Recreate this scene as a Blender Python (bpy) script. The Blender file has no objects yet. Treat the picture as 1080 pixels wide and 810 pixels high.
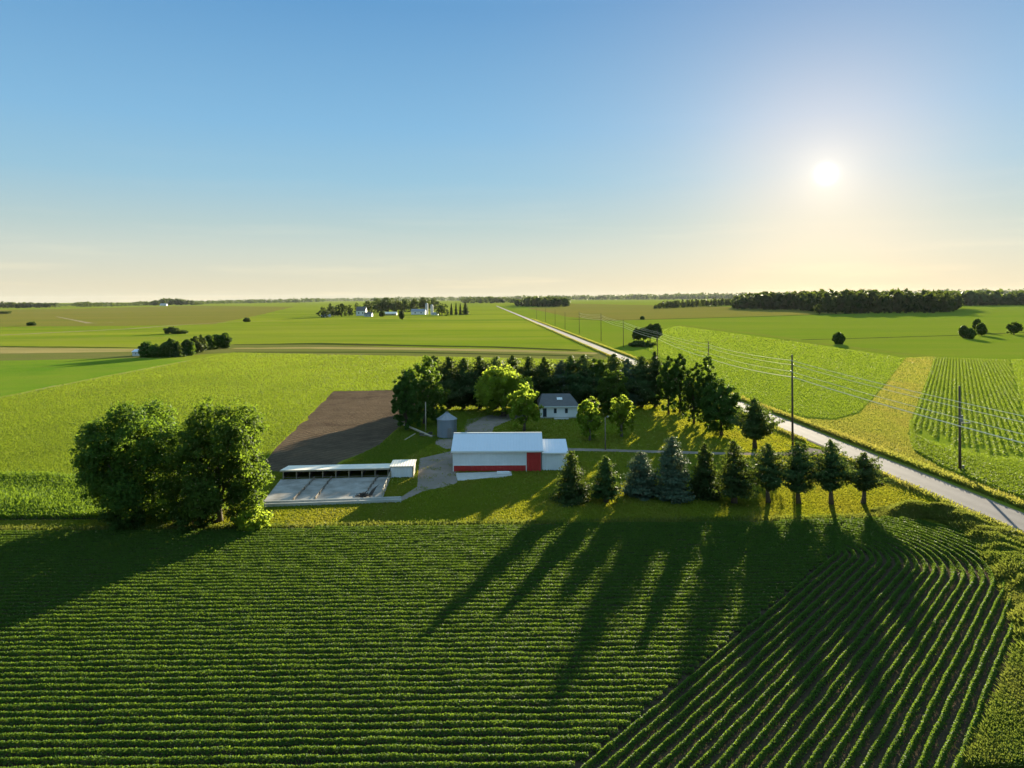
SKY_DUST, SKY_OZONE, SKY_STR, SKY_TINT = 0.02, 2.0, .05, (.05, .05, .05)
GLOW = (5., .8, 1.35, .8)
EXPOSURE = 2.22
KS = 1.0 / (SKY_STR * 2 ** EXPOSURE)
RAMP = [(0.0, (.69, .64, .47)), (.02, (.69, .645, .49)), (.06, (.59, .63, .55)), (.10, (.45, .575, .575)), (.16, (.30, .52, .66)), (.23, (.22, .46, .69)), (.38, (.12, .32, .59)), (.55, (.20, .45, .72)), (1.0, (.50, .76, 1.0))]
SUN_STR, SUN_COL = 5.0, (1.0, .88, .64)
HAZE, HAZE_TOP = 0.000008, 130.0
import bpy, math
import numpy as np
from mathutils import Matrix, Vector
sc = bpy.context.scene
COL = sc.collection
rad = math.radians

# ------------------------------------------------------------------ camera model
# level drone camera, 26 m above the farm; ground points are found by casting the lens ray to the ground
F, YC, H, RA = 750.0, 315.0, 26.0, 0.0065
CA, SA = math.cos(RA), math.sin(RA)
def ray(px, py):
    u, v = (px - 540.0) / F, (YC - py) / F
    return np.array([u * CA + v * SA, 1.0, -u * SA + v * CA])
def g(px, py, z=0.0):
    d = ray(px, py)
    t = (H - z) / max(-d[2], 1e-4)
    return np.array([d[0] * t, t, z])
def zat(p, px, py):
    "height of the point above ground point p that is seen at picture row py"
    return H + ray(px, py)[2] * p[1]
def gpoly(pts):
    return np.array([g(*p)[:2] for p in pts])

cam_d = bpy.data.cameras.new("camera")
cam = bpy.data.objects.new("camera", cam_d)
COL.objects.link(cam)
cam_d.sensor_width = 36.0
cam_d.lens = F / 1080 * 36.0
cam_d.shift_y = -(405.0 - YC) / 1080.0
cam_d.clip_start, cam_d.clip_end = 0.5, 40000.0
M = Matrix(((CA, SA, 0, 0), (0, 0, -1, 0), (-SA, CA, 0, H), (0, 0, 0, 1)))
cam.matrix_world = M
sc.camera = cam

# ------------------------------------------------------------------ light and sky
SUN_AZ, SUN_EL = rad(21.2), rad(8.6)
w = bpy.data.worlds.new("World"); sc.world = w; w.use_nodes = True
nt = w.node_tree; nt.nodes.clear()
def N(t, tp, **kw):
    n = t.nodes.new(tp)
    for k, v in kw.items(): setattr(n, k, v)
    return n
out = N(nt, "ShaderNodeOutputWorld"); bg = N(nt, "ShaderNodeBackground")
sky = N(nt, "ShaderNodeTexSky", sky_type='NISHITA', sun_disc=False)
sky.sun_elevation = SUN_EL; sky.sun_rotation = rad(23.5)
sky.altitude = 300; sky.air_density = 1.0; sky.dust_density = SKY_DUST; sky.ozone_density = SKY_OZONE
# aureole of the low sun: forward scattering by dust round the solar direction
tc = N(nt, "ShaderNodeTexCoord")
sd = Vector((math.sin(rad(23.9)) * math.cos(rad(8.95)), math.cos(rad(23.9)) * math.cos(rad(8.95)), math.sin(rad(8.95))))
def vmath(t, op, a, b=None):
    n = N(t, "ShaderNodeVectorMath", operation=op)
    t.links.new(a, n.inputs[0])
    if b is not None:
        if isinstance(b, (tuple, list, Vector)): n.inputs[1].default_value = tuple(b)
        else: t.links.new(b, n.inputs[1])
    return n
def math_n(t, op, a, b=None, c=None):
    n = N(t, "ShaderNodeMath", operation=op)
    for i, x in enumerate((a, b, c)):
        if x is None: continue
        if isinstance(x, (int, float)): n.inputs[i].default_value = x
        else: t.links.new(x, n.inputs[i])
    return n.outputs[0]
nrm = vmath(nt, 'NORMALIZE', tc.outputs['Generated'])
dot = vmath(nt, 'DOT_PRODUCT', nrm.outputs[0], sd).outputs['Value']
ang = math_n(nt, 'ARCCOSINE', math_n(nt, 'MINIMUM', dot, 0.999999))
def lobe(width, amp, power=1.0):
    q = math_n(nt, 'POWER', math_n(nt, 'DIVIDE', ang, rad(width)), 2.0 * power)
    e = math_n(nt, 'EXPONENT', math_n(nt, 'MULTIPLY', q, -1.0))
    return math_n(nt, 'MULTIPLY', e, amp)
def tint(val, col):
    n = N(nt, "ShaderNodeVectorMath", operation='SCALE')
    n.inputs[0].default_value = col; nt.links.new(val, n.inputs['Scale']); return n.outputs[0]
def vadd(a, b): return vmath(nt, 'ADD', a, b).outputs[0]
glow = vadd(vadd(tint(lobe(0.55, GLOW[0], 1.0), (1, .97, .88)), tint(lobe(2.2, GLOW[1]), (1, .82, .55))),
            vadd(tint(lobe(7.5, GLOW[2]), (1, .52, .14)), tint(lobe(17., GLOW[3]), (1, .52, .14))))
# sky colour by elevation: warm horizon, unseen upper sky brightened as added fill light
sep = N(nt, "ShaderNodeSeparateXYZ"); nt.links.new(nrm.outputs[0], sep.inputs[0])
zz = math_n(nt, 'MAXIMUM', sep.outputs['Z'], 0.0)
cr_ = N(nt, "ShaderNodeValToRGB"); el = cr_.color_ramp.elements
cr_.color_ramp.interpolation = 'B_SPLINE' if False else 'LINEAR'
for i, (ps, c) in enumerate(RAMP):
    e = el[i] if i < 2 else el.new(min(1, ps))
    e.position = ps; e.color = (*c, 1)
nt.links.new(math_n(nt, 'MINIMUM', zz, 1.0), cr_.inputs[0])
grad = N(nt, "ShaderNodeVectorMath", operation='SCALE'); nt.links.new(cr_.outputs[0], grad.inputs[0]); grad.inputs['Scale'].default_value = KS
skymul = N(nt, "ShaderNodeVectorMath", operation='MULTIPLY'); nt.links.new(sky.outputs[0], skymul.inputs[0]); skymul.inputs[1].default_value = SKY_TINT
cmap = N(nt, "ShaderNodeMapping"); cmap.inputs['Scale'].default_value = (2.2, 2.2, 34.); nt.links.new(nrm.outputs[0], cmap.inputs['Vector'])
cn_ = ramp_w = N(nt, "ShaderNodeTexNoise"); cn_.inputs['Scale'].default_value = 1.6; cn_.inputs['Detail'].default_value = 5; cn_.inputs['Roughness'].default_value = .6; nt.links.new(cmap.outputs[0], cn_.inputs['Vector'])
streak = math_n(nt, 'MULTIPLY', math_n(nt, 'MAXIMUM', math_n(nt, 'SUBTRACT', cn_.outputs['Fac'], .53), 0.0), math_n(nt, 'EXPONENT', math_n(nt, 'MULTIPLY', zz, -14.0)))
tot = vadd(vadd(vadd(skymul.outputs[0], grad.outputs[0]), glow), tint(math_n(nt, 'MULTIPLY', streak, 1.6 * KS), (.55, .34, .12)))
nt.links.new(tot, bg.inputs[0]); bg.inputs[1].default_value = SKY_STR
nt.links.new(bg.outputs[0], out.inputs[0])

sl = bpy.data.lights.new("sun", 'SUN'); sun = bpy.data.objects.new("sun", sl); COL.objects.link(sun)
sl.energy = SUN_STR; sl.angle = rad(0.5); sl.color = SUN_COL
ld = Vector((math.sin(SUN_AZ) * math.cos(SUN_EL), math.cos(SUN_AZ) * math.cos(SUN_EL), math.sin(SUN_EL)))
sun.rotation_euler = ld.to_track_quat('Z', 'Y').to_euler(); sun.location = (300, 700, 200)

vs = sc.view_settings
vs.view_transform = 'Standard'; vs.look = 'None'; vs.gamma = 1.0; vs.use_curve_mapping = False
vs.exposure = EXPOSURE
sc.render.engine = 'CYCLES'
cy = sc.cycles
cy.max_bounces = 6; cy.diffuse_bounces = 3; cy.glossy_bounces = 2; cy.transmission_bounces = 4; cy.volume_bounces = 0
cy.use_denoising = True
cy.volume_max_steps = 64

# ------------------------------------------------------------------ object helpers
def tag(o, label=None, cat=None, group=None, kind=None):
    if label: o["label"] = label
    if cat: o["category"] = cat
    if group: o["group"] = group
    if kind: o["kind"] = kind
    return o
def empty(name, loc, rz=0.0):
    o = bpy.data.objects.new(name, None); COL.objects.link(o)
    o.location = tuple(loc); o.rotation_euler = (0, 0, rz); o.empty_display_size = 0.3
    return o
class MB:
    def __init__(s): s.v, s.f = [], []
    def add(s, vs_, fs):
        b = len(s.v); s.v.extend([tuple(map(float, p)) for p in vs_]); s.f.extend([tuple(b + i for i in f) for f in fs]); return s
    def box(s, x0, x1, y0, y1, z0, z1):
        return s.add([(x0, y0, z0), (x1, y0, z0), (x1, y1, z0), (x0, y1, z0), (x0, y0, z1), (x1, y0, z1), (x1, y1, z1), (x0, y1, z1)],
                     [(3, 2, 1, 0), (4, 5, 6, 7), (0, 1, 5, 4), (1, 2, 6, 5), (2, 3, 7, 6), (3, 0, 4, 7)])
    def slab(s, quad, n, th):
        "thick sheet: four corners and an offset along n"
        q = [np.array(p, float) for p in quad]; n = np.array(n, float) / np.linalg.norm(n) * th
        return s.add([*q, *[p + n for p in q]], [(3, 2, 1, 0), (4, 5, 6, 7), (0, 1, 5, 4), (1, 2, 6, 5), (2, 3, 7, 6), (3, 0, 4, 7)])
    def tube(s, pts, rr, n=7, cap=True):
        pts = [np.array(p, float) for p in pts]; rings = []
        if not hasattr(rr, '__len__'): rr = [rr] * len(pts)
        V, Fc = [], []
        for i, p in enumerate(pts):
            t = pts[min(i + 1, len(pts) - 1)] - pts[max(i - 1, 0)]; t = t / (np.linalg.norm(t) + 1e-9)
            a = np.cross(t, (1, 0, 0) if abs(t[0]) < .8 else (0, 1, 0)); a /= np.linalg.norm(a); b = np.cross(t, a)
            for k in range(n):
                th = 2 * math.pi * k / n
                V.append(p + rr[i] * (math.cos(th) * a + math.sin(th) * b))
        for i in range(len(pts) - 1):
            for k in range(n):
                k2 = (k + 1) % n
                Fc.append((i * n + k, i * n + k2, (i + 1) * n + k2, (i + 1) * n + k))
        if cap: Fc += [tuple(range(n))[::-1], tuple((len(pts) - 1) * n + k for k in range(n))]
        return s.add(V, Fc)
    def build(s, name, m, parent=None, smooth=False):
        me = bpy.data.meshes.new(name); me.from_pydata(s.v, [], s.f); me.update()
        if smooth: me.polygons.foreach_set('use_smooth', [True] * len(me.polygons))
        me.materials.append(m)
        o = bpy.data.objects.new(name, me); COL.objects.link(o)
        if parent is not None: o.parent = parent
        return o
def quad_mesh(name, Q):
    "Q: (n,4,3) array of separate quads"
    Q = np.ascontiguousarray(Q, np.float32); n = len(Q)
    me = bpy.data.meshes.new(name)
    me.vertices.add(n * 4); me.vertices.foreach_set('co', Q.reshape(-1))
    me.loops.add(n * 4); me.loops.foreach_set('vertex_index', np.arange(n * 4, dtype=np.int32))
    me.polygons.add(n); me.polygons.foreach_set('loop_start', np.arange(0, n * 4, 4, dtype=np.int32))
    me.update(calc_edges=True)
    return me
def quad_obj(name, Q, m, parent=None):
    me = quad_mesh(name, Q); me.materials.append(m)
    o = bpy.data.objects.new(name, me); COL.objects.link(o)
    if parent is not None: o.parent = parent
    return o
def unit(v): return v / (np.linalg.norm(v, axis=-1, keepdims=True) + 1e-9)
def cards(P, nrm_, size, aspect, rng):
    "leaf shaped quads at P with normals nrm_, random turn about the normal"
    n = len(P); r = unit(rng.normal(size=(n, 3))); U = unit(np.cross(nrm_, r)); V = np.cross(unit(nrm_), U)
    s = np.broadcast_to(size, (n,))[:, None]; U = U * s; V = V * s * aspect
    return np.stack([P - U, P + V * .9 - U * .15, P + U, P - V * .9 - U * .15], 1)
def blades(P, h, wd, rng, lean=.35):
    n = len(P); a = rng.uniform(0, 2 * np.pi, n); s = np.stack([np.cos(a), np.sin(a), 0 * a], 1)
    h = np.broadcast_to(h, (n,))[:, None]; wd = np.broadcast_to(wd, (n,))[:, None]
    top = np.concatenate([rng.normal(0, lean, (n, 2)), np.ones((n, 1))], 1) * h
    return np.stack([P - s * wd * .5, P + s * wd * .5, P + s * wd * .32 + top, P - s * wd * .32 + top * .93], 1)
def inside(P, poly):
    x, y = P[:, 0], P[:, 1]; c = np.zeros(len(P), bool); n = len(poly)
    for i in range(n):
        x1, y1 = poly[i]; x2, y2 = poly[(i + 1) % n]
        k = ((y1 > y) != (y2 > y)) & (x < (x2 - x1) * (y - y1) / ((y2 - y1) if y2 != y1 else 1e-9) + x1)
        c ^= k
    return c

# ------------------------------------------------------------------ materials
def newmat(name):
    m = bpy.data.materials.new(name); m.use_nodes = True; t = m.node_tree
    b = t.nodes['Principled BSDF']; return m, t, b
def noise(t, vec, scale, detail=3, rough=.55, dist=0.0):
    n = N(t, "ShaderNodeTexNoise"); n.inputs['Scale'].default_value = scale; n.inputs['Detail'].default_value = detail
    n.inputs['Roughness'].default_value = rough; n.inputs['Distortion'].default_value = dist
    t.links.new(vec, n.inputs['Vector']); return n.outputs['Fac']
def mixc(t, fac, a, b, blend='MIX'):
    n = N(t, "ShaderNodeMix", data_type='RGBA', blend_type=blend)
    for s, x in ((n.inputs[0], fac), (n.inputs[6], a), (n.inputs[7], b)):
        if hasattr(x, 'links'): t.links.new(x, s)
        elif isinstance(x, (int, float)): s.default_value = x
        else: s.default_value = (*x, 1) if len(x) == 3 else x
    return n.outputs[2]
def ramp(t, fac, lo, hi):
    n = N(t, "ShaderNodeMapRange"); n.inputs[1].default_value = lo; n.inputs[2].default_value = hi
    t.links.new(fac, n.inputs[0]); return n.outputs[0]
def ground_mat(name, c1, c2, c3, s1=.02, s2=.15, grain=2.5, bump=.5, bdist=.3, rows=None, stretch=None, graincol=.35, rough=.95, sheen=0.0):
    "c1/c2 large patches, c3 small patches; grain = rough plant texture; rows = (angle, spacing, dark colour, strength)"
    m, t, b = newmat(name); geo = N(t, "ShaderNodeNewGeometry"); pos = geo.outputs['Position']
    if stretch:
        mp = N(t, "ShaderNodeMapping"); mp.inputs['Rotation'].default_value = (0, 0, stretch[0]); mp.inputs['Scale'].default_value = (stretch[1], 1, 1)
        t.links.new(pos, mp.inputs['Vector']); pv = mp.outputs[0]
    else: pv = pos
    n1 = ramp(t, noise(t, pv, s1, 4, .6, .4), .36, .64); n2 = ramp(t, noise(t, pv, s2, 4, .65), .4, .68)
    n3 = noise(t, pos, grain, 4, .7)
    c = mixc(t, n1, c1, c2); c = mixc(t, math_n(t, 'MULTIPLY', n2, .6), c, c3)
    lum = math_n(t, 'MULTIPLY_ADD', n3, 2 * graincol, 1 - graincol)
    sc_ = N(t, "ShaderNodeVectorMath", operation='SCALE'); t.links.new(c, sc_.inputs[0]); t.links.new(lum, sc_.inputs['Scale']); c = sc_.outputs[0]
    hgt = n3
    if rows:
        a, sp, dc, st = rows
        mp = N(t, "ShaderNodeMapping"); mp.inputs['Rotation'].default_value = (0, 0, -a); t.links.new(pos, mp.inputs['Vector'])
        sx = N(t, "ShaderNodeSeparateXYZ"); t.links.new(mp.outputs[0], sx.inputs[0])
        wob = math_n(t, 'MULTIPLY_ADD', noise(t, pos, .12, 2), sp * .5, sx.outputs['Y'])
        sn = math_n(t, 'SINE', math_n(t, 'MULTIPLY', wob, 2 * math.pi / sp)); rw = math_n(t, 'MULTIPLY_ADD', sn, .5, .5)
        c = mixc(t, math_n(t, 'MULTIPLY', rw, st), c, dc)
        hgt = math_n(t, 'MULTIPLY_ADD', rw, -.6, n3)
    t.links.new(c, b.inputs['Base Color']); b.inputs['Roughness'].default_value = rough; b.inputs['Specular IOR Level'].default_value = 0.0
    if sheen:
        b.inputs['Sheen Weight'].default_value = sheen; b.inputs['Sheen Roughness'].default_value = .5
        t.links.new(mixc(t, .5, c, (.8, .85, .3)), b.inputs['Sheen Tint'])
    if bump:
        bp = N(t, "ShaderNodeBump"); bp.inputs['Strength'].default_value = bump; bp.inputs['Distance'].default_value = bdist
        t.links.new(hgt, bp.inputs['Height']); t.links.new(bp.outputs[0], b.inputs['Normal'])
    return m
def leaf_mat(name, c1, c2, trans, tfac=.45, var=.25, patch=None, spec=.05):
    "leaves: diffuse plus light shining through, colour varies leaf by leaf and plant by plant"
    m, t, b = newmat(name); geo = N(t, "ShaderNodeNewGeometry"); oi = N(t, "ShaderNodeObjectInfo")
    c = mixc(t, geo.outputs['Random Per Island'], c1, c2)
    hs = N(t, "ShaderNodeHueSaturation"); t.links.new(c, hs.inputs['Color'])
    t.links.new(math_n(t, 'MULTIPLY_ADD', oi.outputs['Random'], .03, .485), hs.inputs['Hue'])
    t.links.new(math_n(t, 'MULTIPLY_ADD', oi.outputs['Random'], var, 1 - var / 2), hs.inputs['Value'])
    c = hs.outputs[0]
    if patch:
        mp = N(t, 'ShaderNodeMapping'); mp.inputs['Rotation'].default_value = (0, 0, .9); mp.inputs['Scale'].default_value = (1, .38, 1); t.links.new(geo.outputs['Position'], mp.inputs['Vector'])
        n2 = ramp(t, noise(t, mp.outputs[0], patch[1], 4, .6), .42, .62)
        c = mixc(t, n2, c, patch[0])
    t.links.new(c, b.inputs['Base Color']); b.inputs['Roughness'].default_value = .62; b.inputs['Specular IOR Level'].default_value = spec
    tr = N(t, "ShaderNodeBsdfTranslucent"); t.links.new(mixc(t, .55, c, trans), tr.inputs[0])
    mx = N(t, "ShaderNodeMixShader"); mx.inputs[0].default_value = tfac
    t.links.new(b.outputs[0], mx.inputs[1]); t.links.new(tr.outputs[0], mx.inputs[2])
    t.links.new(mx.outputs[0], t.nodes['Material Output'].inputs['Surface'])
    return m
def solid(name, col, rough=.6, metal=0.0, dirt=.25, scale=1.5, bump=0.0, spec=.4, rib=None):
    m, t, b = newmat(name); tcn = N(t, "ShaderNodeTexCoord"); v = tcn.outputs['Object']
    n1 = noise(t, v, scale, 5, .65); n2 = noise(t, v, scale * 7, 3)
    f = math_n(t, 'MULTIPLY', ramp(t, math_n(t, 'MULTIPLY_ADD', n2, .3, n1), .5, .95), dirt)
    c = mixc(t, f, col, tuple(x * .45 for x in col))
    t.links.new(c, b.inputs['Base Color']); b.inputs['Roughness'].default_value = rough; b.inputs['Metallic'].default_value = metal
    b.inputs['Specular IOR Level'].default_value = spec
    if rib:
        sx = N(t, "ShaderNodeSeparateXYZ"); t.links.new(v, sx.inputs[0])
        s_ = math_n(t, 'SINE', math_n(t, 'MULTIPLY', sx.outputs[rib[0]], 2 * math.pi / rib[1]))
        bp = N(t, "ShaderNodeBump"); bp.inputs['Strength'].default_value = .8; bp.inputs['Distance'].default_value = .03
        t.links.new(math_n(t, 'POWER', math_n(t, 'ABSOLUTE', s_), 4.0), bp.inputs['Height']); t.links.new(bp.outputs[0], b.inputs['Normal'])
    elif bump:
        bp = N(t, "ShaderNodeBump"); bp.inputs['Strength'].default_value = bump; bp.inputs['Distance'].default_value = .05
        t.links.new(n2, bp.inputs['Height']); t.links.new(bp.outputs[0], b.inputs['Normal'])
    return m
# ------------------------------------------------------------------ materials used by the setting
M = {}
M['base'] = ground_mat('meadow_green', (.21, .24, .018), (.12, .18, .013), (.25, .235, .036), s1=.008, s2=.02, grain=.8, bump=.9, bdist=.6, graincol=.25, stretch=(.05, .22))
M['hay'] = ground_mat('hay', (.19, .205, .022), (.235, .225, .028), (.12, .155, .02), s1=.02, s2=.06, grain=1.4, bump=1.0, bdist=.5, graincol=.45, stretch=(.5, .45))
M['bright'] = ground_mat('bright_crop', (.10, .185, .015), (.15, .215, .018), (.16, .20, .024), s1=.02, s2=.08, grain=1.5, bump=.9, bdist=.5)
M['tan'] = ground_mat('tan_stubble', (.36, .27, .10), (.26, .21, .075), (.17, .16, .045), s1=.006, s2=.05, grain=1.0, bump=.6, bdist=.4, stretch=(0, .15))
M['olive'] = ground_mat('olive_stubble', (.15, .15, .035), (.12, .14, .03), (.17, .14, .05), s1=.006, s2=.04, grain=1.0, bump=.7, bdist=.4, stretch=(0, .2))
M['brown'] = ground_mat('ripening_field', (.185, .165, .03), (.15, .155, .026), (.20, .15, .04), s1=.004, s2=.015, grain=.6, bump=.8, bdist=.6, stretch=(0, .3))
M['darkline'] = ground_mat('ditch_weeds_and_shade', (.05, .07, .015), (.06, .06, .02), (.04, .06, .01), grain=1.0, bump=.8)  # weeds and dark field lines; colour also darkened to paint in ditch shade
M['dirt'] = ground_mat('dirt_track', (.32, .25, .15), (.26, .2, .11), (.2, .2, .07), s1=.05, s2=.2, grain=3, bump=.3, bdist=.1)
M['rfield'] = ground_mat('right_crop', (.125, .19, .014), (.165, .205, .018), (.18, .20, .026), s1=.007, s2=.03, grain=1.1, bump=1.0, bdist=.6, graincol=.3, stretch=(-.12, .25))
M['soy_far'] = ground_mat('far_soybeans', (.105, .165, .016), (.09, .15, .014), (.13, .16, .022), s1=.015, s2=.12, grain=1.3, bump=1.0, bdist=.6, graincol=.4)
M['strip'] = ground_mat('dry_grass_strip', (.16, .19, .022), (.135, .18, .019), (.185, .18, .03), s1=.03, s2=.12, grain=1.5, bump=.8, bdist=.4, graincol=.35)
M['plot'] = ground_mat('tilled_soil', (.135, .095, .06), (.085, .06, .04), (.17, .125, .08), s1=.06, s2=.35, grain=1.6, bump=1.0, bdist=.4, graincol=.5, rows=(rad(52), 1.5, (.07, .05, .034), .45))
M['soil'] = ground_mat('field_soil', (.06, .044, .028), (.05, .038, .024), (.075, .055, .035), s1=.05, s2=.5, grain=4, bump=.8, bdist=.12)
M['lawn'] = ground_mat('lawn', (.15, .18, .016), (.12, .16, .014), (.19, .185, .022), s1=.04, s2=.2, grain=3, bump=.8, bdist=.2, graincol=.35)
M['gravel'] = ground_mat('gravel', (.27, .215, .18), (.22, .175, .145), (.17, .15, .09), s1=.12, s2=.5, grain=5, bump=.5, bdist=.06, graincol=.2)
M['road'] = ground_mat('road_surface', (.155, .138, .132), (.13, .116, .11), (.18, .16, .152), s1=.06, s2=.4, grain=5, bump=.25, bdist=.04, graincol=.12, rough=.9, rows=(rad(92.6), 2.3, (.205, .182, .172), .45))
M['road'].node_tree.nodes['Principled BSDF'].inputs['Specular IOR Level'].default_value = .03
M['conc'] = ground_mat('yard_concrete', (.40, .37, .33), (.30, .275, .24), (.13, .115, .09), s1=.2, s2=.45, grain=4, bump=.2, bdist=.03, graincol=.12, rough=.85)
M['conc2'] = solid('pale_concrete', (.48, .46, .41), .85, dirt=.5, scale=1.2)
M['bark'] = solid('bark', (.10, .075, .05), .9, dirt=.6, scale=3, bump=.6)
M['barkpale'] = solid('grey_bark', (.17, .14, .11), .9, dirt=.6, scale=3, bump=.6)
M['wood'] = solid('weathered_wood', (.20, .16, .115), .85, dirt=.5, scale=2)
M['polewood'] = solid('pole_wood', (.085, .062, .045), .85, dirt=.5, scale=2)
M['palewood'] = solid('pale_timber', (.42, .35, .24), .8, dirt=.4, scale=2)
M['white'] = solid('white_metal_siding', (.78, .78, .78), .45, dirt=.3, scale=.5, rib=('X', .9), spec=.4)
M['roofw'] = solid('white_metal_roof', (.62, .65, .69), .38, dirt=.12, scale=.35, rib=('X', .9), spec=.5)
M['trim'] = solid('white_trim', (.75, .75, .72), .5, dirt=.15)
M['red'] = solid('red_barn_paint', (.48, .028, .024), .5, dirt=.25, scale=.8, rib=('X', .9))
M['cream'] = solid('cream_roof_metal', (.82, .74, .60), .5, dirt=.3, scale=.7, rib=('X', .8))
M['galv'] = solid('galvanised_steel', (.24, .255, .275), .45, metal=.6, dirt=.25, scale=.9)
M['shingle'] = solid('grey_shingles', (.13, .125, .12), .9, dirt=.5, scale=1.4, bump=.5)
M['hwall'] = solid('white_siding', (.74, .73, .70), .6, dirt=.12, scale=.7)
M['glass'] = solid('window_glass', (.03, .04, .055), .12, dirt=.0, spec=.6)
M['dark'] = solid('dark_boards', (.06, .05, .04), .85, dirt=.3)
M['wire'] = solid('aluminium_wire_glint', (.88, .80, .56), .35, metal=.2, dirt=0)  # yellow-white base colour stands in for sun glint on the aluminium
M['iron'] = solid('grey_iron', (.22, .22, .22), .5, metal=.4, dirt=.3)
M['farbarn'] = solid('far_grey_paint', (.45, .46, .46), .6, dirt=.2, scale=.3)

M['soy'] = leaf_mat('soybean_leaf', (.040, .108, .015), (.070, .152, .022), (.25, .35, .022), .42, .1, spec=.06)
M['corn'] = leaf_mat('corn_leaf', (.06, .125, .016), (.10, .18, .02), (.26, .36, .02), .42, .1)
M['soyr'] = leaf_mat('crop_leaf_right', (.085, .15, .016), (.12, .185, .02), (.30, .38, .02), .42, .1)
M['grass'] = leaf_mat('lawn_blade', (.115, .165, .014), (.165, .195, .018), (.46, .44, .02), .42, .1, patch=((.17, .165, .03), .12))
M['haygrass'] = leaf_mat('hay_blade', (.108, .185, .017), (.165, .212, .022), (.34, .43, .02), .42, .1, patch=((.07, .115, .016), .035))
M['weeds'] = leaf_mat('roadside_weed', (.055, .10, .016), (.09, .13, .022), (.24, .28, .03), .38, .1, patch=((.16, .15, .035), .12))
M['drygrass'] = leaf_mat('dry_grass_blade', (.145, .19, .026), (.19, .21, .036), (.45, .42, .06), .4, .1, patch=((.23, .18, .05), .06))
M['broad'] = leaf_mat('broadleaf_dark', (.032, .072, .014), (.055, .105, .018), (.20, .30, .02), .36, .3)
M['broadbig'] = leaf_mat('broadleaf_maple', (.036, .080, .015), (.064, .122, .020), (.26, .38, .02), .45, .2)
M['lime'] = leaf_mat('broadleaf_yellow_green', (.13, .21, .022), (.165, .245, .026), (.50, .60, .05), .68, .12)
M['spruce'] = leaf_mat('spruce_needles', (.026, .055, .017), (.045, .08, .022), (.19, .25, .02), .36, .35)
M['blue'] = leaf_mat('blue_spruce_needles', (.055, .09, .05), (.08, .118, .07), (.16, .2, .08), .22, .2)
M['pine'] = leaf_mat('pine_needles', (.030, .060, .020), (.05, .085, .026), (.18, .23, .02), .32, .35)
M['farleaf'] = leaf_mat('far_foliage', (.035, .065, .018), (.055, .09, .022), (.18, .23, .02), .32, .35)

# ------------------------------------------------------------------ ground, fields, road
def sheet(name, poly, z, m, label, wob=0.0, seed=0, kind="structure"):
    P = np.asarray(poly, float)
    if wob:
        r = np.random.default_rng(seed); Q = []
        for i in range(len(P)):
            a, b = P[i], P[(i + 1) % len(P)]; L = np.linalg.norm(b - a); n = int(min(40, max(1, L / 6)))
            nn = np.array([-(b - a)[1], (b - a)[0]]) / (L + 1e-9)
            for k in range(n):
                t = k / n; Q.append(a + (b - a) * t + (nn * r.normal(0, wob) if k else 0))
        P = np.array(Q)
    me = bpy.data.meshes.new(name); me.from_pydata([(x, y, z) for x, y in P], [], [tuple(range(len(P)))]); me.update()
    if me.polygons[0].normal.z < 0: me.flip_normals()
    me.materials.append(m); o = bpy.data.objects.new(name, me); COL.objects.link(o)
    return tag(o, label, None, None, kind)
def band(pts, wds):
    "strip polygon about a centre line"
    P = np.asarray(pts, float); L, R = [], []
    if not hasattr(wds, '__len__'): wds = [wds] * len(P)
    for i, p in enumerate(P):
        t = P[min(i + 1, len(P) - 1)] - P[max(i - 1, 0)]; t = t / np.linalg.norm(t); n = np.array([-t[1], t[0]])
        L.append(p + n * wds[i] / 2); R.append(p - n * wds[i] / 2)
    return np.array(L + R[::-1])

me = bpy.data.meshes.new('ground'); G0 = 15000
me.from_pydata([(-G0, -400, 0), (G0, -400, 0), (G0, G0, 0), (-G0, G0, 0)], [], [(0, 1, 2, 3)]); me.materials.append(M['base'])
go = bpy.data.objects.new('ground', me); COL.objects.link(go); tag(go, 'flat green farmland reaching to the horizon', None, None, 'structure')

RX = lambda y: 61.8 - .046 * y
# right hand farmland
sheet('field', [(RX(60) + 3, 60), (RX(2600) + 3, 2600), (5200, 2600), (2600, 500), (300, 60)], .02, M['rfield'], 'wide mid green crop field right of the road')
sheet('field', gpoly([(556, 325), (600, 334.5), (640, 338), (800, 333.5), (905, 330), (1000, 327), (800, 324), (690, 322), (600, 320)]), .04, M['brown'], 'olive brown field beyond the road below the far wood', 1.5, 3)
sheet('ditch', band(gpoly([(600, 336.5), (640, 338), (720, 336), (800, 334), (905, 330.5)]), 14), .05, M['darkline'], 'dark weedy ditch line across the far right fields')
sheet('grass_waterway', band(gpoly([(715, 343), (800, 352.5), (865, 362.5), (985, 377)]), [10, 9, 8, 9]), .06, M['strip'], 'thin tan grass waterway running diagonally over the right fields', .8, 4)
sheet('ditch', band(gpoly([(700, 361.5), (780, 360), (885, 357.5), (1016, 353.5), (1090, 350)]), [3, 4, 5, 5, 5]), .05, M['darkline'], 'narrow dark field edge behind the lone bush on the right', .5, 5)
SOYR = gpoly([(665, 356), (715, 344), (860, 364), (955, 378.5), (930, 410), (906, 436), (880, 443), (850, 441), (800, 426), (740, 399), (690, 374)])
sheet('field', SOYR, .05, M['soy_far'], 'soybean field between the road and the tan waterway', .5, 6)
STRIP = gpoly([(955, 377.5), (986, 376.5), (972, 415), (962, 440), (958, 458), (963, 476), (990, 493), (1100, 536), (1180, 572), (1100, 545), (1000, 505), (900, 464), (800, 427), (850, 442), (880, 444), (906, 437), (930, 411)])
sheet('grass_strip', STRIP, .06, M['strip'], 'yellow dry grass strip between the two right hand crop fields', .5, 7)
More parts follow.
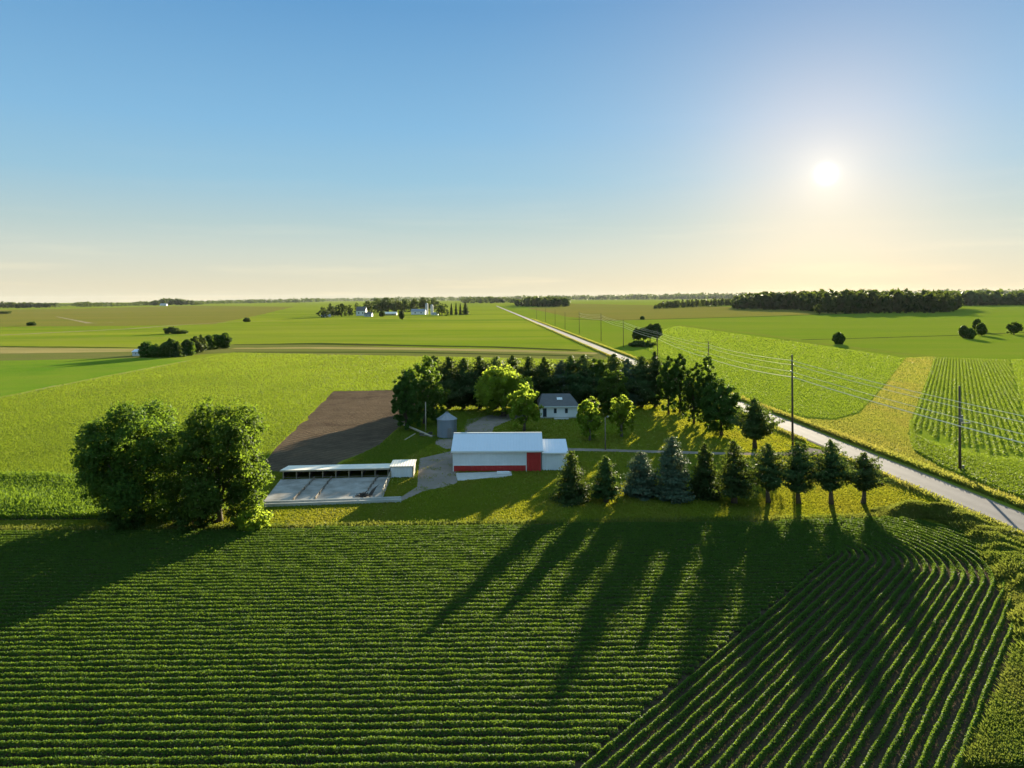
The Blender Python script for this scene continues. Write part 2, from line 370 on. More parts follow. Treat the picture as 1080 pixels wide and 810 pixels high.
# left hand farmland
sheet('field', gpoly([(-300, 347), (0, 344.5), (130, 343.8), (225, 342), (270, 333), (310, 323.5), (200, 322.5), (60, 326), (-300, 331)]), .04, M['brown'], 'brownish ripening field on the far left', 2, 8)
sheet('track', band(gpoly([(-100, 358), (0, 353.5), (133, 347), (189, 342.8), (240, 339.8), (300, 338)]), [7, 7, 7, 6, 5, 4]), .05, M['dirt'], 'pale track edging the brownish field on the left', .6, 9)
sheet('track', band(gpoly([(60, 334), (95, 341), (120, 340)]), [4, 8, 5]), .06, M['dirt'], 'small pale scrape in the brownish field', .6, 10)
sheet('field', gpoly([(-400, 385), (0, 380.5), (150, 377.5), (246, 372), (420, 375.5), (640, 380), (640, 372.5), (620, 371), (420, 366), (330, 363.5), (250, 363), (150, 368), (0, 366), (-400, 370)]), .04, M['olive'], 'olive stubble band crossing behind the hay field', .5, 11)
sheet('field', gpoly([(-400, 377), (0, 373), (148, 371), (148, 368), (0, 366.6), (-400, 370.5)]), .06, M['tan'], 'tan stubble strip left of the windbreak', .5, 12)
sheet('track', band(gpoly([(246, 367.5), (330, 367), (420, 367.8), (520, 369.5), (630, 373)]), [6, 9, 14, 15, 10]), .06, M['tan'], 'pale dirt track leading to the road', .6, 13)
sheet('ditch', band(gpoly([(246, 363.5), (330, 362.5), (420, 364.3), (520, 366), (610, 369.5)]), [6, 16, 12, 10, 8]), .05, M['darkline'], 'weedy ditch with painted dark shade behind the dirt track', .5, 14)
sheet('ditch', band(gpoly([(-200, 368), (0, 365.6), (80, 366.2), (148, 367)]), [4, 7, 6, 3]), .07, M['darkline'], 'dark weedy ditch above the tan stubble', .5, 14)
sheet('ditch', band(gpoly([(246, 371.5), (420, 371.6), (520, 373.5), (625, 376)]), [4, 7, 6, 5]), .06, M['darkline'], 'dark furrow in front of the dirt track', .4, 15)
sheet('field', gpoly([(-400, 505), (-300, 484), (0, 419), (110, 397), (200, 380), (150, 377.5), (0, 380.5), (-400, 385)]), .05, M['bright'], 'bright green young crop field on the left', .4, 16)
HAY = gpoly([(-300, 484), (0, 419), (110, 397), (200, 380), (246, 372), (420, 375.5), (640, 380), (600, 400), (520, 436), (410, 492), (270, 501), (80, 501), (-300, 503)])
sheet('field', HAY, .06, M['hay'], 'wide yellow green hay field behind the farm', .4, 17)
sheet('track', band(gpoly([(-120, 484 - 36), (0, 419.5), (110, 397.5), (200, 380.5)]), [1.6, 1.6, 2, 2]), .08, M['dirt'], 'pale edge line between the bright crop and the hay field', .3, 18)
PLOT = gpoly([(270, 497), (290, 474), (352, 413), (440, 411.5), (455, 425), (400, 470), (345, 497), (300, 499)])
sheet('soil_plot', PLOT, .08, M['plot'], 'dark tilled soil plot beside the farmstead', .6, 19)
sheet('track', band(gpoly([(-150, 499), (0, 499.5), (90, 501.5), (130, 503)]), .9), .09, M['dirt'], 'narrow dirt track behind the corn on the left', .12, 20)
LAWN = gpoly([(425, 447), (455, 425), (500, 424), (640, 420), (720, 420), (775, 424), (850, 455), (905, 486), (990, 522), (1040, 552), (1085, 590), (1090, 620), (1040, 575), (1000, 553), (930, 546), (700, 551), (480, 554), (280, 558), (110, 560), (-80, 561), (-80, 550), (110, 549), (200, 520), (268, 498), (300, 499), (345, 497), (400, 470)])
sheet('lawn', LAWN, .07, M['lawn'], 'mown farmyard lawn around the buildings and trees', .25, 21)
CORN = gpoly([(-160, 504), (0, 503), (85, 504.5), (200, 507), (240, 530), (150, 548), (0, 549.5), (-160, 551)])
sheet('corn_ground', CORN, .09, M['soil'], 'dark soil under the corn on the left')
# main soybean field
u_ = np.array([.664, .748]); n_ = np.array([-.748, .664]); C0 = np.array([32., 71.]) + 1.5 * n_
TOP = [tuple(g(*p)[:2]) for p in [(-420, 563), (-80, 561), (110, 560), (280, 558), (480, 554.5), (700, 551.5), (860, 549)]]
RIM = [tuple(g(*p)[:2]) for p in [(930, 546.5), (972, 550), (1010, 561), (1040, 577), (1064, 602), (1078, 635), (1079, 662)]]
EDGE = [tuple(g(*p)[:2]) for p in [(1067, 700), (1053, 740), (1023, 803), (985, 870), (900, 1000)]]
SOY = np.array(TOP + RIM + EDGE + [(-10., 6.), (-60., 6.)])
sheet('soybean_ground', SOY, .09, M['soil'], 'dark soil of the front soybean field', .15, 23)
VERGE = np.array(RIM[3:] + EDGE + [tuple(np.array(EDGE[-1]) + (20, -6)), (58, 20), (58.5, 60), (57.8, 75), (56.8, 88)])
sheet('grass_verge', VERGE, .08, M['lawn'], 'rough grass verge between the soybeans and the road', .2, 24)

# road with shoulders, built as three stacked ribbons
ys = np.concatenate([np.linspace(20, 400, 20), np.linspace(450, 2600, 15)])
rc = np.stack([RX(ys) , ys], 1)
sheet('road_shoulder', band(rc, 8.2), .10, M['strip'], 'dry grass shoulders of the country road')
sheet('road', band(rc, 5.7), .13, M['gravel'], 'gravel edges of the country road', .12, 25)
sheet('road', band(rc, 4.6), .15, M['road'], 'straight pale grey country road running to the horizon')
sheet('driveway', band(gpoly([(590, 474.5), (640, 475.5), (720, 477.8), (800, 479.6), (838, 479.5), (862, 474.5)]), [2.2, 2.0, 2.0, 2.1, 3.0, 6.5]), .11, M['gravel'], 'narrow gravel driveway from the road to the barn', .08, 26)
YARDG = [gpoly([(443, 484), (478, 476), (482, 510), (470, 514), (446, 519), (425, 529), (420, 527), (440, 514), (441, 500)]),
         gpoly([(460, 463.5), (482, 463.5), (482, 474), (470, 474), (459, 469)]),
         gpoly([(493, 443), (515, 438.5), (543, 436.5), (560, 438), (540, 443), (521, 451), (518, 460), (492, 460)])]
for P_, lb in zip(YARDG, ('gravel yard left of the red and white barn', 'gravel patch at the foot of the grain bin', 'gravel turnaround behind the barn')):
    sheet('gravel_yard', P_, .10, M['gravel'], lb, .6, 27)
YARD = gpoly([(296, 507), (412, 504), (403, 528), (277, 531.5)])
o = MB(); q = [(x, y, .07) for x, y in YARD]; o.slab(q[::-1] if False else q, (0, 0, 1), .12)
tag(o.build('concrete_yard', M['conc']), 'grey concrete feedlot yard in front of the open shed', None, None, 'structure')
APRON = gpoly([(481, 500), (539, 498.5), (540, 502.5), (523, 505), (482, 508)])
o = MB(); o.slab([(x, y, .075) for x, y in APRON], (0, 0, 1), .1)
tag(o.build('concrete_apron', M['conc2']), 'pale concrete apron in front of the barn', None, None, 'structure')

# raised grassy bank round the end of the front field and along the road
BK = gpoly([(935, 545.5), (962, 541), (990, 543), (1020, 553), (1050, 572), (1075, 600), (1098, 640), (1120, 690), (1160, 790)])
bx = np.linspace(0, len(BK) - 1, 60); bkp = np.stack([np.interp(bx, range(len(BK)), BK[:, k]) for k in (0, 1)], 1)
rb = np.random.default_rng(5); prof = np.array([(-2.6, 0.0), (-1.7, .35), (-.8, .85), (0, 1.0), (1.0, .7), (2.2, .25), (3.2, 0.0)])
V, Fc = [], []
for i, p in enumerate(bkp):
    t = bkp[min(i + 1, 59)] - bkp[max(i - 1, 0)]; t /= np.linalg.norm(t); n = np.array([-t[1], t[0]])
    f = min(1, i / 8, (59 - i) / 6 + .4)
    for a, b in prof:
        q = p + n * (a * (.7 + .3 * f)); V.append((q[0], q[1], .085 + b * f * rb.uniform(.75, 1.2)))
k = len(prof)
for i in range(59):
    for j in range(k - 1): Fc.append((i * k + j, i * k + j + 1, (i + 1) * k + j + 1, (i + 1) * k + j))
me = bpy.data.meshes.new('grass_bank'); me.from_pydata(V, [], Fc); me.update()
if me.polygons[0].normal.z < 0: me.flip_normals()
me.materials.append(M['lawn']); bank = bpy.data.objects.new('grass_bank', me); COL.objects.link(bank)
tag(bank, 'low grassy bank curving round the end of the soybean rows', None, None, 'structure')
BANKV = np.array(V)
# ------------------------------------------------------------------ crops and grass (uncountable plants)
rg = np.random.default_rng(11)
def row_leaves(lines, per_m, half, wlat, h0, h1, gap=.06):
    out_ = []
    for L in lines:
        L = np.asarray(L, float); seg = np.linalg.norm(np.diff(L, axis=0), axis=1); cum = np.r_[0, np.cumsum(seg)]; T = cum[-1]
        if T < 1: continue
        n = int(T * per_m); s = rg.uniform(0, T, n)
        s = (np.floor(s / .17) + .5 + rg.normal(0, .45, n)) * .17; s = np.clip(s, 0, T)      # plants stand about 17 cm apart
        x = np.interp(s, cum, L[:, 0]); y = np.interp(s, cum, L[:, 1])
        i = np.clip(np.searchsorted(cum, s) - 1, 0, len(seg) - 1); t = np.diff(L, axis=0)[i] / seg[i][:, None]
        ph = rg.uniform(0, 60); vig = .9 + .11 * np.sin(s * .9 + ph) * np.sin(s * .23 + 2 * ph) + .06 * np.sin(s * 2.7 + ph)
        lat = rg.normal(0, wlat, n); hh = rg.uniform(.35, 1, n) ** .7
        z = h0 + (h1 - h0) * hh * vig * np.clip(1.08 - np.abs(lat) / (2.6 * wlat), .15, 1)
        keep = rg.random(n) > gap * (1 + np.sin(s * .61 + ph * 3) * np.sin(s * .17 + ph))
        wob = .03 * np.sin(s * .35 + ph) + .02 * np.sin(s * 1.3 + ph * 2)
        P = np.stack([x - t[:, 1] * (lat + wob), y + t[:, 0] * (lat + wob), z + .09], 1)
        out_.append(P[keep])
    P = np.concatenate(out_); n = len(P)
    nr = unit(np.stack([rg.normal(0, .6, n), rg.normal(0, .6, n), np.abs(rg.normal(.8, .35, n))], 1))
    return cards(P, nr, rg.uniform(.65, 1.35, n) * half, .68, rg)
lim = lambda y: (32 + (y - 71) * .664 / .748) if y < 71.5 else 32.4 + (y - 71.5) * .45
main_, head_ = [], []
y = 33.0
while y < 86:
    x0, x1 = -.735 * y - 4, lim(y) - (.1 + rg.uniform(-.15, .35) if y < 71.5 else -.5)
    xs = np.linspace(x0, x1, 60); yy = y + .10 * np.sin(xs * .05 + y * .02)
    ok = inside(np.stack([xs, yy + .4], 1), SOY) & inside(np.stack([xs, yy + .8], 1), SOY)
    if ok.sum() > 2:
        a = np.where(ok)[0]; main_.append(np.stack([xs, yy], 1)[a[0]:a[-1] + 1])
    y += .76
for k in range(32):
    d = .25 + .76 * k; r = 1.5 + d; p0 = np.array([32., 71.]) - n_ * d
    pts = [p0 - u_ * s for s in np.linspace(48, 0, 40)]
    a0 = math.atan2(-n_[1], -n_[0])
    for t in np.linspace(.03, 1, 26):
        a = a0 + t * rad(131); pts.append(C0 + r * np.array([math.cos(a) , math.sin(a) * (.93 if a > 0 else 1)]))
    pts = np.array(pts); ok = inside(pts, SOY) & ((pts[:, 1] < 71.5) | (pts[:, 0] > [lim(v) for v in pts[:, 1]]))
    run = []
    for p, o_ in zip(pts, ok):
        if o_: run.append(p)
        else:
            if len(run) > 2: head_.append(np.array(run))
            run = []
    if len(run) > 2: head_.append(np.array(run))
crop = quad_obj('soybean_rows', np.concatenate([row_leaves(main_, 310, .062, .115, .04, .46, .04), row_leaves(head_, 310, .060, .10, .04, .46, .05)]), M['soy'])
tag(crop, 'leafy soybean plants in long rows over the front field', None, None, 'stuff')

def pxscatter(polyw, per_px, bbox=None, holes=(), road=True):
    if bbox is None: bbox = (-30, 330, 1110, 810)
    n = int((bbox[2] - bbox[0]) * (bbox[3] - bbox[1]) * per_px)
    px = rg.uniform(bbox[0], bbox[2], n); py = rg.uniform(bbox[1], bbox[3], n)
    u, v = (px - 540) / F, (YC - py) / F; dz = -u * SA + v * CA; t = H / -dz
    P = np.stack([(u * CA + v * SA) * t, t], 1)
    k = inside(P, polyw)
    for hp in holes: k &= ~inside(P, hp)
    if road: k &= np.abs(P[:, 0] - RX(P[:, 1])) > 3.3
    return P[k]
def z3(P, z): return np.concatenate([P, np.broadcast_to(np.asarray(z, float), (len(P),))[:, None]], 1)
# lawn with the yards, drive and buildings left bare
BLD = [gpoly([(476, 500), (600, 497), (600, 460), (476, 460)])]
DRV = band(gpoly([(590, 474.5), (640, 475.5), (720, 477.8), (800, 479.6), (838, 479.5), (866, 474)]), [2.4, 2.2, 2.2, 2.3, 3.4, 7.0])
HOLES = YARDG + [YARD, APRON, DRV, gpoly([(278, 536), (424, 530), (424, 527), (278, 531)]), gpoly([(297, 506), (440, 504), (440, 490), (300, 490)])]
P = pxscatter(LAWN, 4.0, (-30, 418, 1090, 620), HOLES); n = len(P)
s = P[:, 1] / F
Q = blades(z3(P, .07), rg.uniform(.6, 1.3, n) * .13, rg.uniform(.7, 1.4, n) * s * .9, rg, .5)
tag(quad_obj('lawn_grass', Q, M['grass']), 'short grass of the farmyard lawn', None, None, 'stuff')
P = pxscatter(HAY, 7.5, (-30, 370, 660, 505), [PLOT]); n = len(P); s = P[:, 1] / F
Q = blades(z3(P, .06), rg.uniform(.5, 1.3, n) * (.16 + .22 * s), rg.uniform(.6, 1.2, n) * s * .5, rg, .7)
tag(quad_obj('hay_grass', Q, M['haygrass']), 'standing hay grass on the wide yellow green field', None, None, 'stuff')
P = pxscatter(STRIP, 5.0, (780, 370, 1100, 560)); n = len(P); s = P[:, 1] / F
Q = blades(z3(P, .06), rg.uniform(.5, 1.4, n) * (.14 + .2 * s), rg.uniform(.6, 1.2, n) * s * .6, rg, .6)
tag(quad_obj('dry_grass', Q, M['drygrass']), 'dry yellow grass on the strip between the right hand fields', None, None, 'stuff')
P = np.concatenate([pxscatter(q, 3., (400, 430, 570, 535)) for q in YARDG]); nz = np.sin(P[:, 0] * .9) * np.sin(P[:, 1] * 1.1 + P[:, 0] * .4) + rg.normal(0, .5, len(P)); P = P[nz > .95]; n = len(P); s = P[:, 1] / F
tag(quad_obj('sparse_grass', blades(z3(P, .1), rg.uniform(.05, .14, n), rg.uniform(.5, 1., n) * s, rg, .5), M['grass']), 'thin grass growing through the gravel yard', None, None, 'stuff')
# corn on the left
cl = []
y = 84.0
while y < 107:
    n = int(58 * 26); x = rg.uniform(-84, -26, n); P = np.stack([x, y + rg.normal(0, .13, n)], 1); P = P[inside(P, CORN)]; cl.append(P); y += .95
P = np.concatenate(cl); n = len(P); vg = .8 + .25 * np.sin(P[:, 0] * .21 + P[:, 1] * .13) * np.sin(P[:, 1] * .4)
Q1 = blades(z3(P, .09), rg.uniform(.6, 1.15, n) * vg, rg.uniform(.07, .13, n), rg, .5)
nr = unit(np.stack([rg.normal(0, .7, n), rg.normal(0, .7, n), np.abs(rg.normal(.7, .4, n))], 1))
Q2 = cards(z3(P, .3 + .6 * rg.random(n) * vg), nr, rg.uniform(.16, .32, n), .3, rg)
tag(quad_obj('corn_rows', np.concatenate([Q1, Q2]), M['corn']), 'leafy young corn in the left hand field', None, None, 'stuff')
# right hand crop rows and broadcast crop
ROWF = gpoly([(987, 377.5), (1066, 380), (1078, 430), (1092, 486), (1040, 482), (1000, 472), (959, 462)])
dr = np.array([.53, .848]); nl = np.array([dr[1], -dr[0]]); lines = []
b0 = g(987, 378)[:2]
for k in range(-4, 75):
    p = b0 + nl * .98 * k; T = np.linspace(-260, 60, 160); pts = p + T[:, None] * dr; ok = inside(pts, ROWF); a = np.where(ok)[0]
    if len(a) > 12: lines.append(pts[a[0] + rg.integers(0, 7):a[-1] + 1])
# the headland rows that run along the strip round the lower end
for k in range(16):
    base = gpoly([(962, 458), (966, 477), (992, 492), (1040, 512), (1100, 534)]); off = np.array([.9 * k * .55, .9 * k])
    base = base + off
    xx = np.linspace(0, 4, 50); lines.append(np.stack([np.interp(xx, range(5), base[:, j]) for j in (0, 1)], 1))
tag(quad_obj('crop_rows', row_leaves(lines, 30, .12, .2, .05, .5), M['soyr']), 'rows of young crop in the right hand field', None, None, 'stuff')
RB = gpoly([(1066, 380), (1130, 376), (1180, 560), (1064, 520), (1010, 495), (968, 476), (960, 462), (1000, 472), (1040, 482), (1092, 486), (1078, 430)])
P1 = pxscatter(RB, 8.0, (940, 370, 1100, 560)); P2 = pxscatter(SOYR, 8.5, (640, 340, 980, 450))
P = np.concatenate([P1, P2]); n = len(P); s = P[:, 1] / F
nr = unit(np.stack([rg.normal(0, .8, n), rg.normal(0, .8, n), np.abs(rg.normal(.6, .4, n))], 1))
tag(quad_obj('crop_leaves', cards(z3(P, rg.uniform(.1, .55, n)), nr, rg.uniform(.5, 1.2, n) * s * .47, .7, rg), M['soyr']), 'broadcast leafy crop beyond the road', None, None, 'stuff')
# weeds: field edge, bank, verge, road shoulders
edge = np.array([tuple(g(*p)[:2]) for p in [(-60, 560), (110, 559), (280, 557), (480, 553.5), (700, 550.5), (860, 548), (932, 546)]])
m_ = 9000; tt = rg.uniform(0, 6, m_); P = np.stack([np.interp(tt, range(7), edge[:, j]) for j in (0, 1)], 1) + rg.normal(0, .5, (m_, 2))
Qe = blades(z3(P, .08), rg.uniform(.12, .42, m_), rg.uniform(.06, .14, m_), rg, .4)
m_ = 52000; i = rg.integers(0, 59, m_); j = rg.integers(0, k_ - 1, m_) if (k_ := 7) else 0; f = rg.random((m_, 1)); e = rg.random((m_, 1))
A = BANKV.reshape(60, 7, 3); Pb = (A[i, j] * (1 - e) + A[i, j + 1] * e) * (1 - f) + (A[i + 1, j] * (1 - e) + A[i + 1, j + 1] * e) * f
cl_ = .6 + .5 * np.sin(Pb[:, 0] * 1.1 + 2 * np.sin(Pb[:, 1] * .7)) * np.sin(Pb[:, 1] * .9 + 1.5 * np.sin(Pb[:, 0] * .5))
Qb = blades(Pb, rg.uniform(.2, .6, m_) * np.clip(cl_, .3, 1.15), rg.uniform(.06, .16, m_), rg, .5)
tag(quad_obj('tall_weeds', np.concatenate([Qe, Qb]), M['weeds']), 'tall weeds on the grassy bank and along the field edge', None, None, 'stuff')
P = pxscatter(VERGE, 3.5, (960, 540, 1110, 812)); n = len(P); s = P[:, 1] / F
Q = blades(z3(P, .08), rg.uniform(.12, .5, n), rg.uniform(.8, 1.6, n) * s * 1.1, rg, .6)
tag(quad_obj('verge_grass', Q, M['weeds']), 'rough grass on the verge at the right edge', None, None, 'stuff')
m_ = 60000; yy = 60 * (900 / 60) ** rg.random(m_); side = rg.random(m_)
xx = np.where(side < .8, RX(yy) + 3.9 + np.abs(rg.normal(0, .7, m_)), RX(yy) - 3.6 - np.abs(rg.normal(0, .4, m_)))
P = np.stack([xx, yy], 1); kk = ~((xx < RX(yy)) & (np.abs(yy - 122) < 5)); P = P[kk]; n = len(P); s = P[:, 1] / F
Q = blades(z3(P, .06), rg.uniform(.25, .8, n), rg.uniform(.6, 1.3, n) * s, rg, .4)
tag(quad_obj('shoulder_grass', Q, M['drygrass']), 'tall pale grass along the road shoulders', None, None, 'stuff')
# ------------------------------------------------------------------ buildings
def prism_x(mb, x0, x1, prof):
    "closed profile (y,z) extruded along x"
    n = len(prof); V = [(x0, a, b) for a, b in prof] + [(x1, a, b) for a, b in prof]
    return mb.add(V, [tuple(range(n))[::-1], tuple(n + i for i in range(n))] + [(i, (i + 1) % n, n + (i + 1) % n, n + i) for i in range(n)])
def window(parent, x, y, z, wd, ht, frame_m=None, axis='y', name='window'):
    f = MB(); t = .06
    for a in ((x - wd / 2 - t, x - wd / 2), (x + wd / 2, x + wd / 2 + t)): f.box(a[0], a[1], y - .07, y + .02, z - t, z + ht + t)
    f.box(x - wd / 2, x + wd / 2, y - .07, y + .02, z - t, z); f.box(x - wd / 2, x + wd / 2, y - .07, y + .02, z + ht, z + ht + t)
    o = f.build(name, frame_m or M['trim'], parent)
    MB().box(x - wd / 2, x + wd / 2, y - .03, y + .01, z, z + ht).build('pane', M['glass'], o)
    return o

# red and white barn with its lean-to
Y0 = 106.9; XL, XR = g(478, 498)[0], g(571, 497.5)[0]; L = XR - XL; ev, rise, hd = 3.25, 1.6, 5.0
barn = empty('barn', (XL, Y0, 0)); tag(barn, 'long barn with white metal roof, white upper wall and red base and sliding door', 'barn')
b = MB(); prism_x(b, 0, L, [(0, 0), (0, ev - .05), (hd, ev + rise - .08), (2 * hd, ev - .05), (2 * hd, 0)]); b.build('wall', M['white'], barn)
MB().box(.02, L * .825, -.05, .03, 0, .95).build('base_panel', M['red'], barn)
r = MB(); ov = .35
for s in (0, 1):
    yA, yB = (-ov, hd + .02) if s == 0 else (2 * hd + ov, hd - .02); zA = ev - ov * rise / hd
    r.slab([(-.3, yA, zA), (L + .3, yA, zA), (L + .3, yB, ev + rise), (-.3, yB, ev + rise)][::1 if s == 0 else -1], (0, -rise / hd if s == 0 else rise / hd, 1), .07)
roof = r.build('roof', M['roofw'], barn)
MB().box(-.3, L + .3, hd - .16, hd + .16, ev + rise + .06, ev + rise + .12).build('ridge_cap', M['trim'], roof)
MB().box(-.32, L + .32, -ov - .05, -ov - .005, ev - ov * rise / hd - .16, ev - ov * rise / hd + .06).build('fascia', M['trim'], roof)
d = MB().box(L * .832, L - .05, -.12, -.04, .05, ev - .35).build('sliding_door', M['red'], barn)
MB().box(L * .832 - .10, L * .832 + .02, -.15, -.02, .0, ev - .32).build('door_trim', M['trim'], d)
MB().box(L * .825 - .3, L + .1, -.16, -.03, ev - .34, ev - .24).build('door_rail', M['iron'], d)
MB().box(.0, L * .825, -.07, .02, .95, 1.08).build('trim_board', M['trim'], barn)
MB().box(-.06, .08, -.06, .06, 0, ev - .1).build('corner_trim', M['trim'], barn)
# small items by the barn
pl = MB(); pl.box(0, 1.9, 0, .55, 0, .28).box(.05, 1.85, .05, .5, .28, .34)
o = pl.build('water_trough', M['trim']); p = g(524, 501); o.location = (p[0], p[1] - .3, .18); tag(o, 'low white water trough standing on the concrete apron', 'trough')
sh = empty('shed', (XR + .12, Y0 + .4, 0)); tag(sh, 'lower plain white shed joined to the right end of the red barn', 'shed')
SL = g(598, 496)[0] - XR - .12; e2, r2, h2 = 2.75, .95, 5.2
b = MB(); prism_x(b, 0, SL, [(0, 0), (0, e2 - .04), (h2, e2 + r2 - .06), (2 * h2 - 1, e2 - .04), (2 * h2 - 1, 0)]); b.build('wall', M['white'], sh)
r = MB(); r.slab([(.02, -.25, e2 - .05), (SL + .2, -.25, e2 - .05), (SL + .2, h2 + .02, e2 + r2), (.02, h2 + .02, e2 + r2)], (0, -.2, 1), .07)
r.slab([(.02, 2 * h2 - .75, e2 - .05), (SL + .2, 2 * h2 - .75, e2 - .05), (SL + .2, h2 - .02, e2 + r2), (.02, h2 - .02, e2 + r2)][::-1], (0, .2, 1), .07)
roof = r.build('roof', M['roofw'], sh); MB().box(0, SL + .22, -.3, -.255, e2 - .18, e2 + .02).build('fascia', M['trim'], roof)

# house
h0 = g(570, 441.5); HX0, HX1, HY = h0[0], g(609, 441)[0], h0[1]; HW = HX1 - HX0; HD = 9.0
ho = empty('house', (HX0, HY, 0)); tag(ho, 'white farmhouse with a grey hipped roof and three small dark windows', 'house')
MB().box(0, HW, 0, HD, .35, 2.75).build('wall', M['hwall'], ho)
MB().box(.04, HW - .04, .04, HD - .04, 0, .35).build('foundation', M['conc2'], ho)
o_ = .4; rz = 5.0; A = [(-o_, -o_, 2.68), (HW + o_, -o_, 2.68), (HW + o_, HD + o_, 2.68), (-o_, HD + o_, 2.68)]; R1, R2 = (.5, HD / 2 - .3, rz - .15), (HW - 1.3, HD / 2 - .3, rz - .15)
rf = MB(); rf.add([*A, R1, R2, *[(x, y, z - .14) for x, y, z in A]], [(0, 1, 5, 4), (1, 2, 5), (2, 3, 4, 5), (3, 0, 4), (6, 7, 1, 0), (7, 8, 2, 1), (8, 9, 3, 2), (9, 6, 0, 3), (9, 8, 7, 6)])
rfo = rf.build('roof', M['shingle'], ho)
MB().box(-o_ - .03, HW + o_ + .03, -o_ - .07, -o_ - .005, 2.5, 2.69).build('gutter', M['trim'], rfo)
sk = MB(); fy = lambda yy: 2.68 + (yy + o_) * (rz - 2.68) / (HD / 2 - .3 + o_)
sk.slab([(HW * .46, 1.7, fy(1.7) + .02), (HW * .46 + 1.2, 1.7, fy(1.7) + .02), (HW * .46 + 1.2, 2.5, fy(2.5) + .02), (HW * .46, 2.5, fy(2.5) + .02)], (0, -.5, 1), .09)
sk.build('skylight', M['trim'], rfo)
dr_ = MB().box(.55, 1.35, -.05, .03, .38, 2.25).build('door', M['glass'], ho)
MB().box(.45, 1.45, -.03, .02, .36, 2.35).build('door_frame', M['trim'], dr_)
for xw in (.40, .70): window(ho, HW * xw, 0, 1.15, .62, 1.05)
st = MB().box(HW * .36, HW * .75, -1.7, -.3, 0, .22).box(HW * .4, HW * .7, -.3, -.01, .0, .36); st.build('patio_step', M['conc2'], ho)

# grain bin
c0 = g(470.5, 463); R = 10.3 / F * c0[1]; gb = empty('grain_bin', (c0[0], c0[1] + R, 0)); tag(gb, 'round corrugated steel grain bin with a conical roof', 'grain bin')
v = MB(); nb, hz = 36, 3.5; V, Fc = [], []
zz_ = np.linspace(0, hz, 41)
for i, z in enumerate(zz_):
    rr = R + (.035 if i % 2 else 0)
    for k in range(nb): V.append((rr * math.cos(2 * math.pi * k / nb), rr * math.sin(2 * math.pi * k / nb), z))
for i in range(40):
    for k in range(nb): Fc.append((i * nb + k, i * nb + (k + 1) % nb, (i + 1) * nb + (k + 1) % nb, (i + 1) * nb + k))
v.add(V, Fc); cyl = v.build('cylinder', M['galv'], gb)
cn = MB(); V = []; Fc = []
for (rr, z) in ((R + .14, hz - .06), (R * .5, hz + .62), (.3, hz + 1.08), (.3, hz + 1.2), (.02, hz + 1.26)):
    for k in range(nb): V.append((rr * (1 + (.018 if k % 3 == 0 else 0)) * math.cos(2 * math.pi * k / nb), rr * (1 + (.018 if k % 3 == 0 else 0)) * math.sin(2 * math.pi * k / nb), z + (.04 if k % 3 == 0 else 0)))
for i in range(4):
    for k in range(nb): Fc.append((i * nb + k, i * nb + (k + 1) % nb, (i + 1) * nb + (k + 1) % nb, (i + 1) * nb + k))
cn.add(V, Fc); cn.build('conical_roof', M['galv'], gb)
dd = MB(); a0 = math.atan2(-1, .35)
dd.box(-.4, .4, -.05, .05, .3, 2.0); do = dd.build('door', M['iron'], gb); do.location = ((R + .06) * math.cos(a0), (R + .06) * math.sin(a0), 0); do.rotation_euler = (0, 0, a0 + math.pi / 2)
ld_ = MB()
for s in (-.2, .2): ld_.box(s - .025, s + .025, -.03, .03, .2, hz)
for z in np.arange(.4, hz, .35): ld_.box(-.175, .175, -.02, .02, z, z + .03)
lo = ld_.build('ladder', M['iron'], gb); a1 = math.atan2(-.6, .9); lo.location = ((R + .16) * math.cos(a1), (R + .16) * math.sin(a1), 0); lo.rotation_euler = (0, 0, a1 + math.pi / 2)

# long low open-fronted shed
A = g(297.5, 506)[:2]; B = g(411, 503.5)[:2]; LL = np.linalg.norm(B - A); ang_ = math.atan2(*(B - A)[::-1])
os_ = empty('open_shed', (A[0], A[1], 0), ang_); tag(os_, 'long low open fronted livestock shed with a cream metal roof', 'shed')
D = 4.3; bw = MB(); bw.box(.05, LL - .05, D - .14, D - .06, .07, .93).box(.05, .13, .1, D - .15, .07, .93).box(LL - .13, LL - .05, .1, D - .15, .07, .93); bw.build('wall', M['dark'], os_)
r = MB(); r.slab([(-.2, -.4, 1.38), (LL + .05, -.4, 1.38), (LL + .05, D + .2, .92), (-.2, D + .2, .92)], (0, .1, 1), .08); ro = r.build('roof', M['cream'], os_)
MB().box(-.22, LL + .07, -.46, -.405, 1.24, 1.46).build('fascia', M['palewood'], ro)
for i in range(9):
    x = .1 + (LL - .4) * i / 8; MB().box(x, x + .12, -.02, .1, .07, 1.31).build('post', M['palewood'], os_)
MB().box(.0, LL - .1, .02, .07, .25, .33).build('kick_board', M['wood'], os_)
for i in range(1, 8):
    x = .1 + (LL - .4) * i / 8; MB().box(x + .03, x + .09, .15, D - .16, .07, .9).build('partition', M['dark'], os_)
# white shed at its right end
A2 = g(411.3, 504.5)[:2]; B2 = g(436, 504)[:2]; L2 = np.linalg.norm(B2 - A2); ws = empty('white_shed', (A2[0] + .1, A2[1], 0), ang_); tag(ws, 'small white box shed with cream roof adjoining the open shed', 'shed')
MB().box(0, L2 - .1, 0, 4.2, .05, 1.62).build('wall', M['white'], ws)
r = MB(); r.slab([(-.12, -.2, 1.70), (L2 + .05, -.2, 1.70), (L2 + .05, 4.4, 1.62), (-.12, 4.4, 1.62)], (0, .02, 1), .08); r.build('roof', M['cream'], ws)
dd = MB().box(L2 * .5 - .04, L2 * .5 + .04, -.05, .0, .06, 1.6); dd.build('batten', M['trim'], ws)
MB().box(L2 - .27, L2 - .08, -.04, 4.22, .05, 1.6).build('end_panel', M['palewood'], ws)

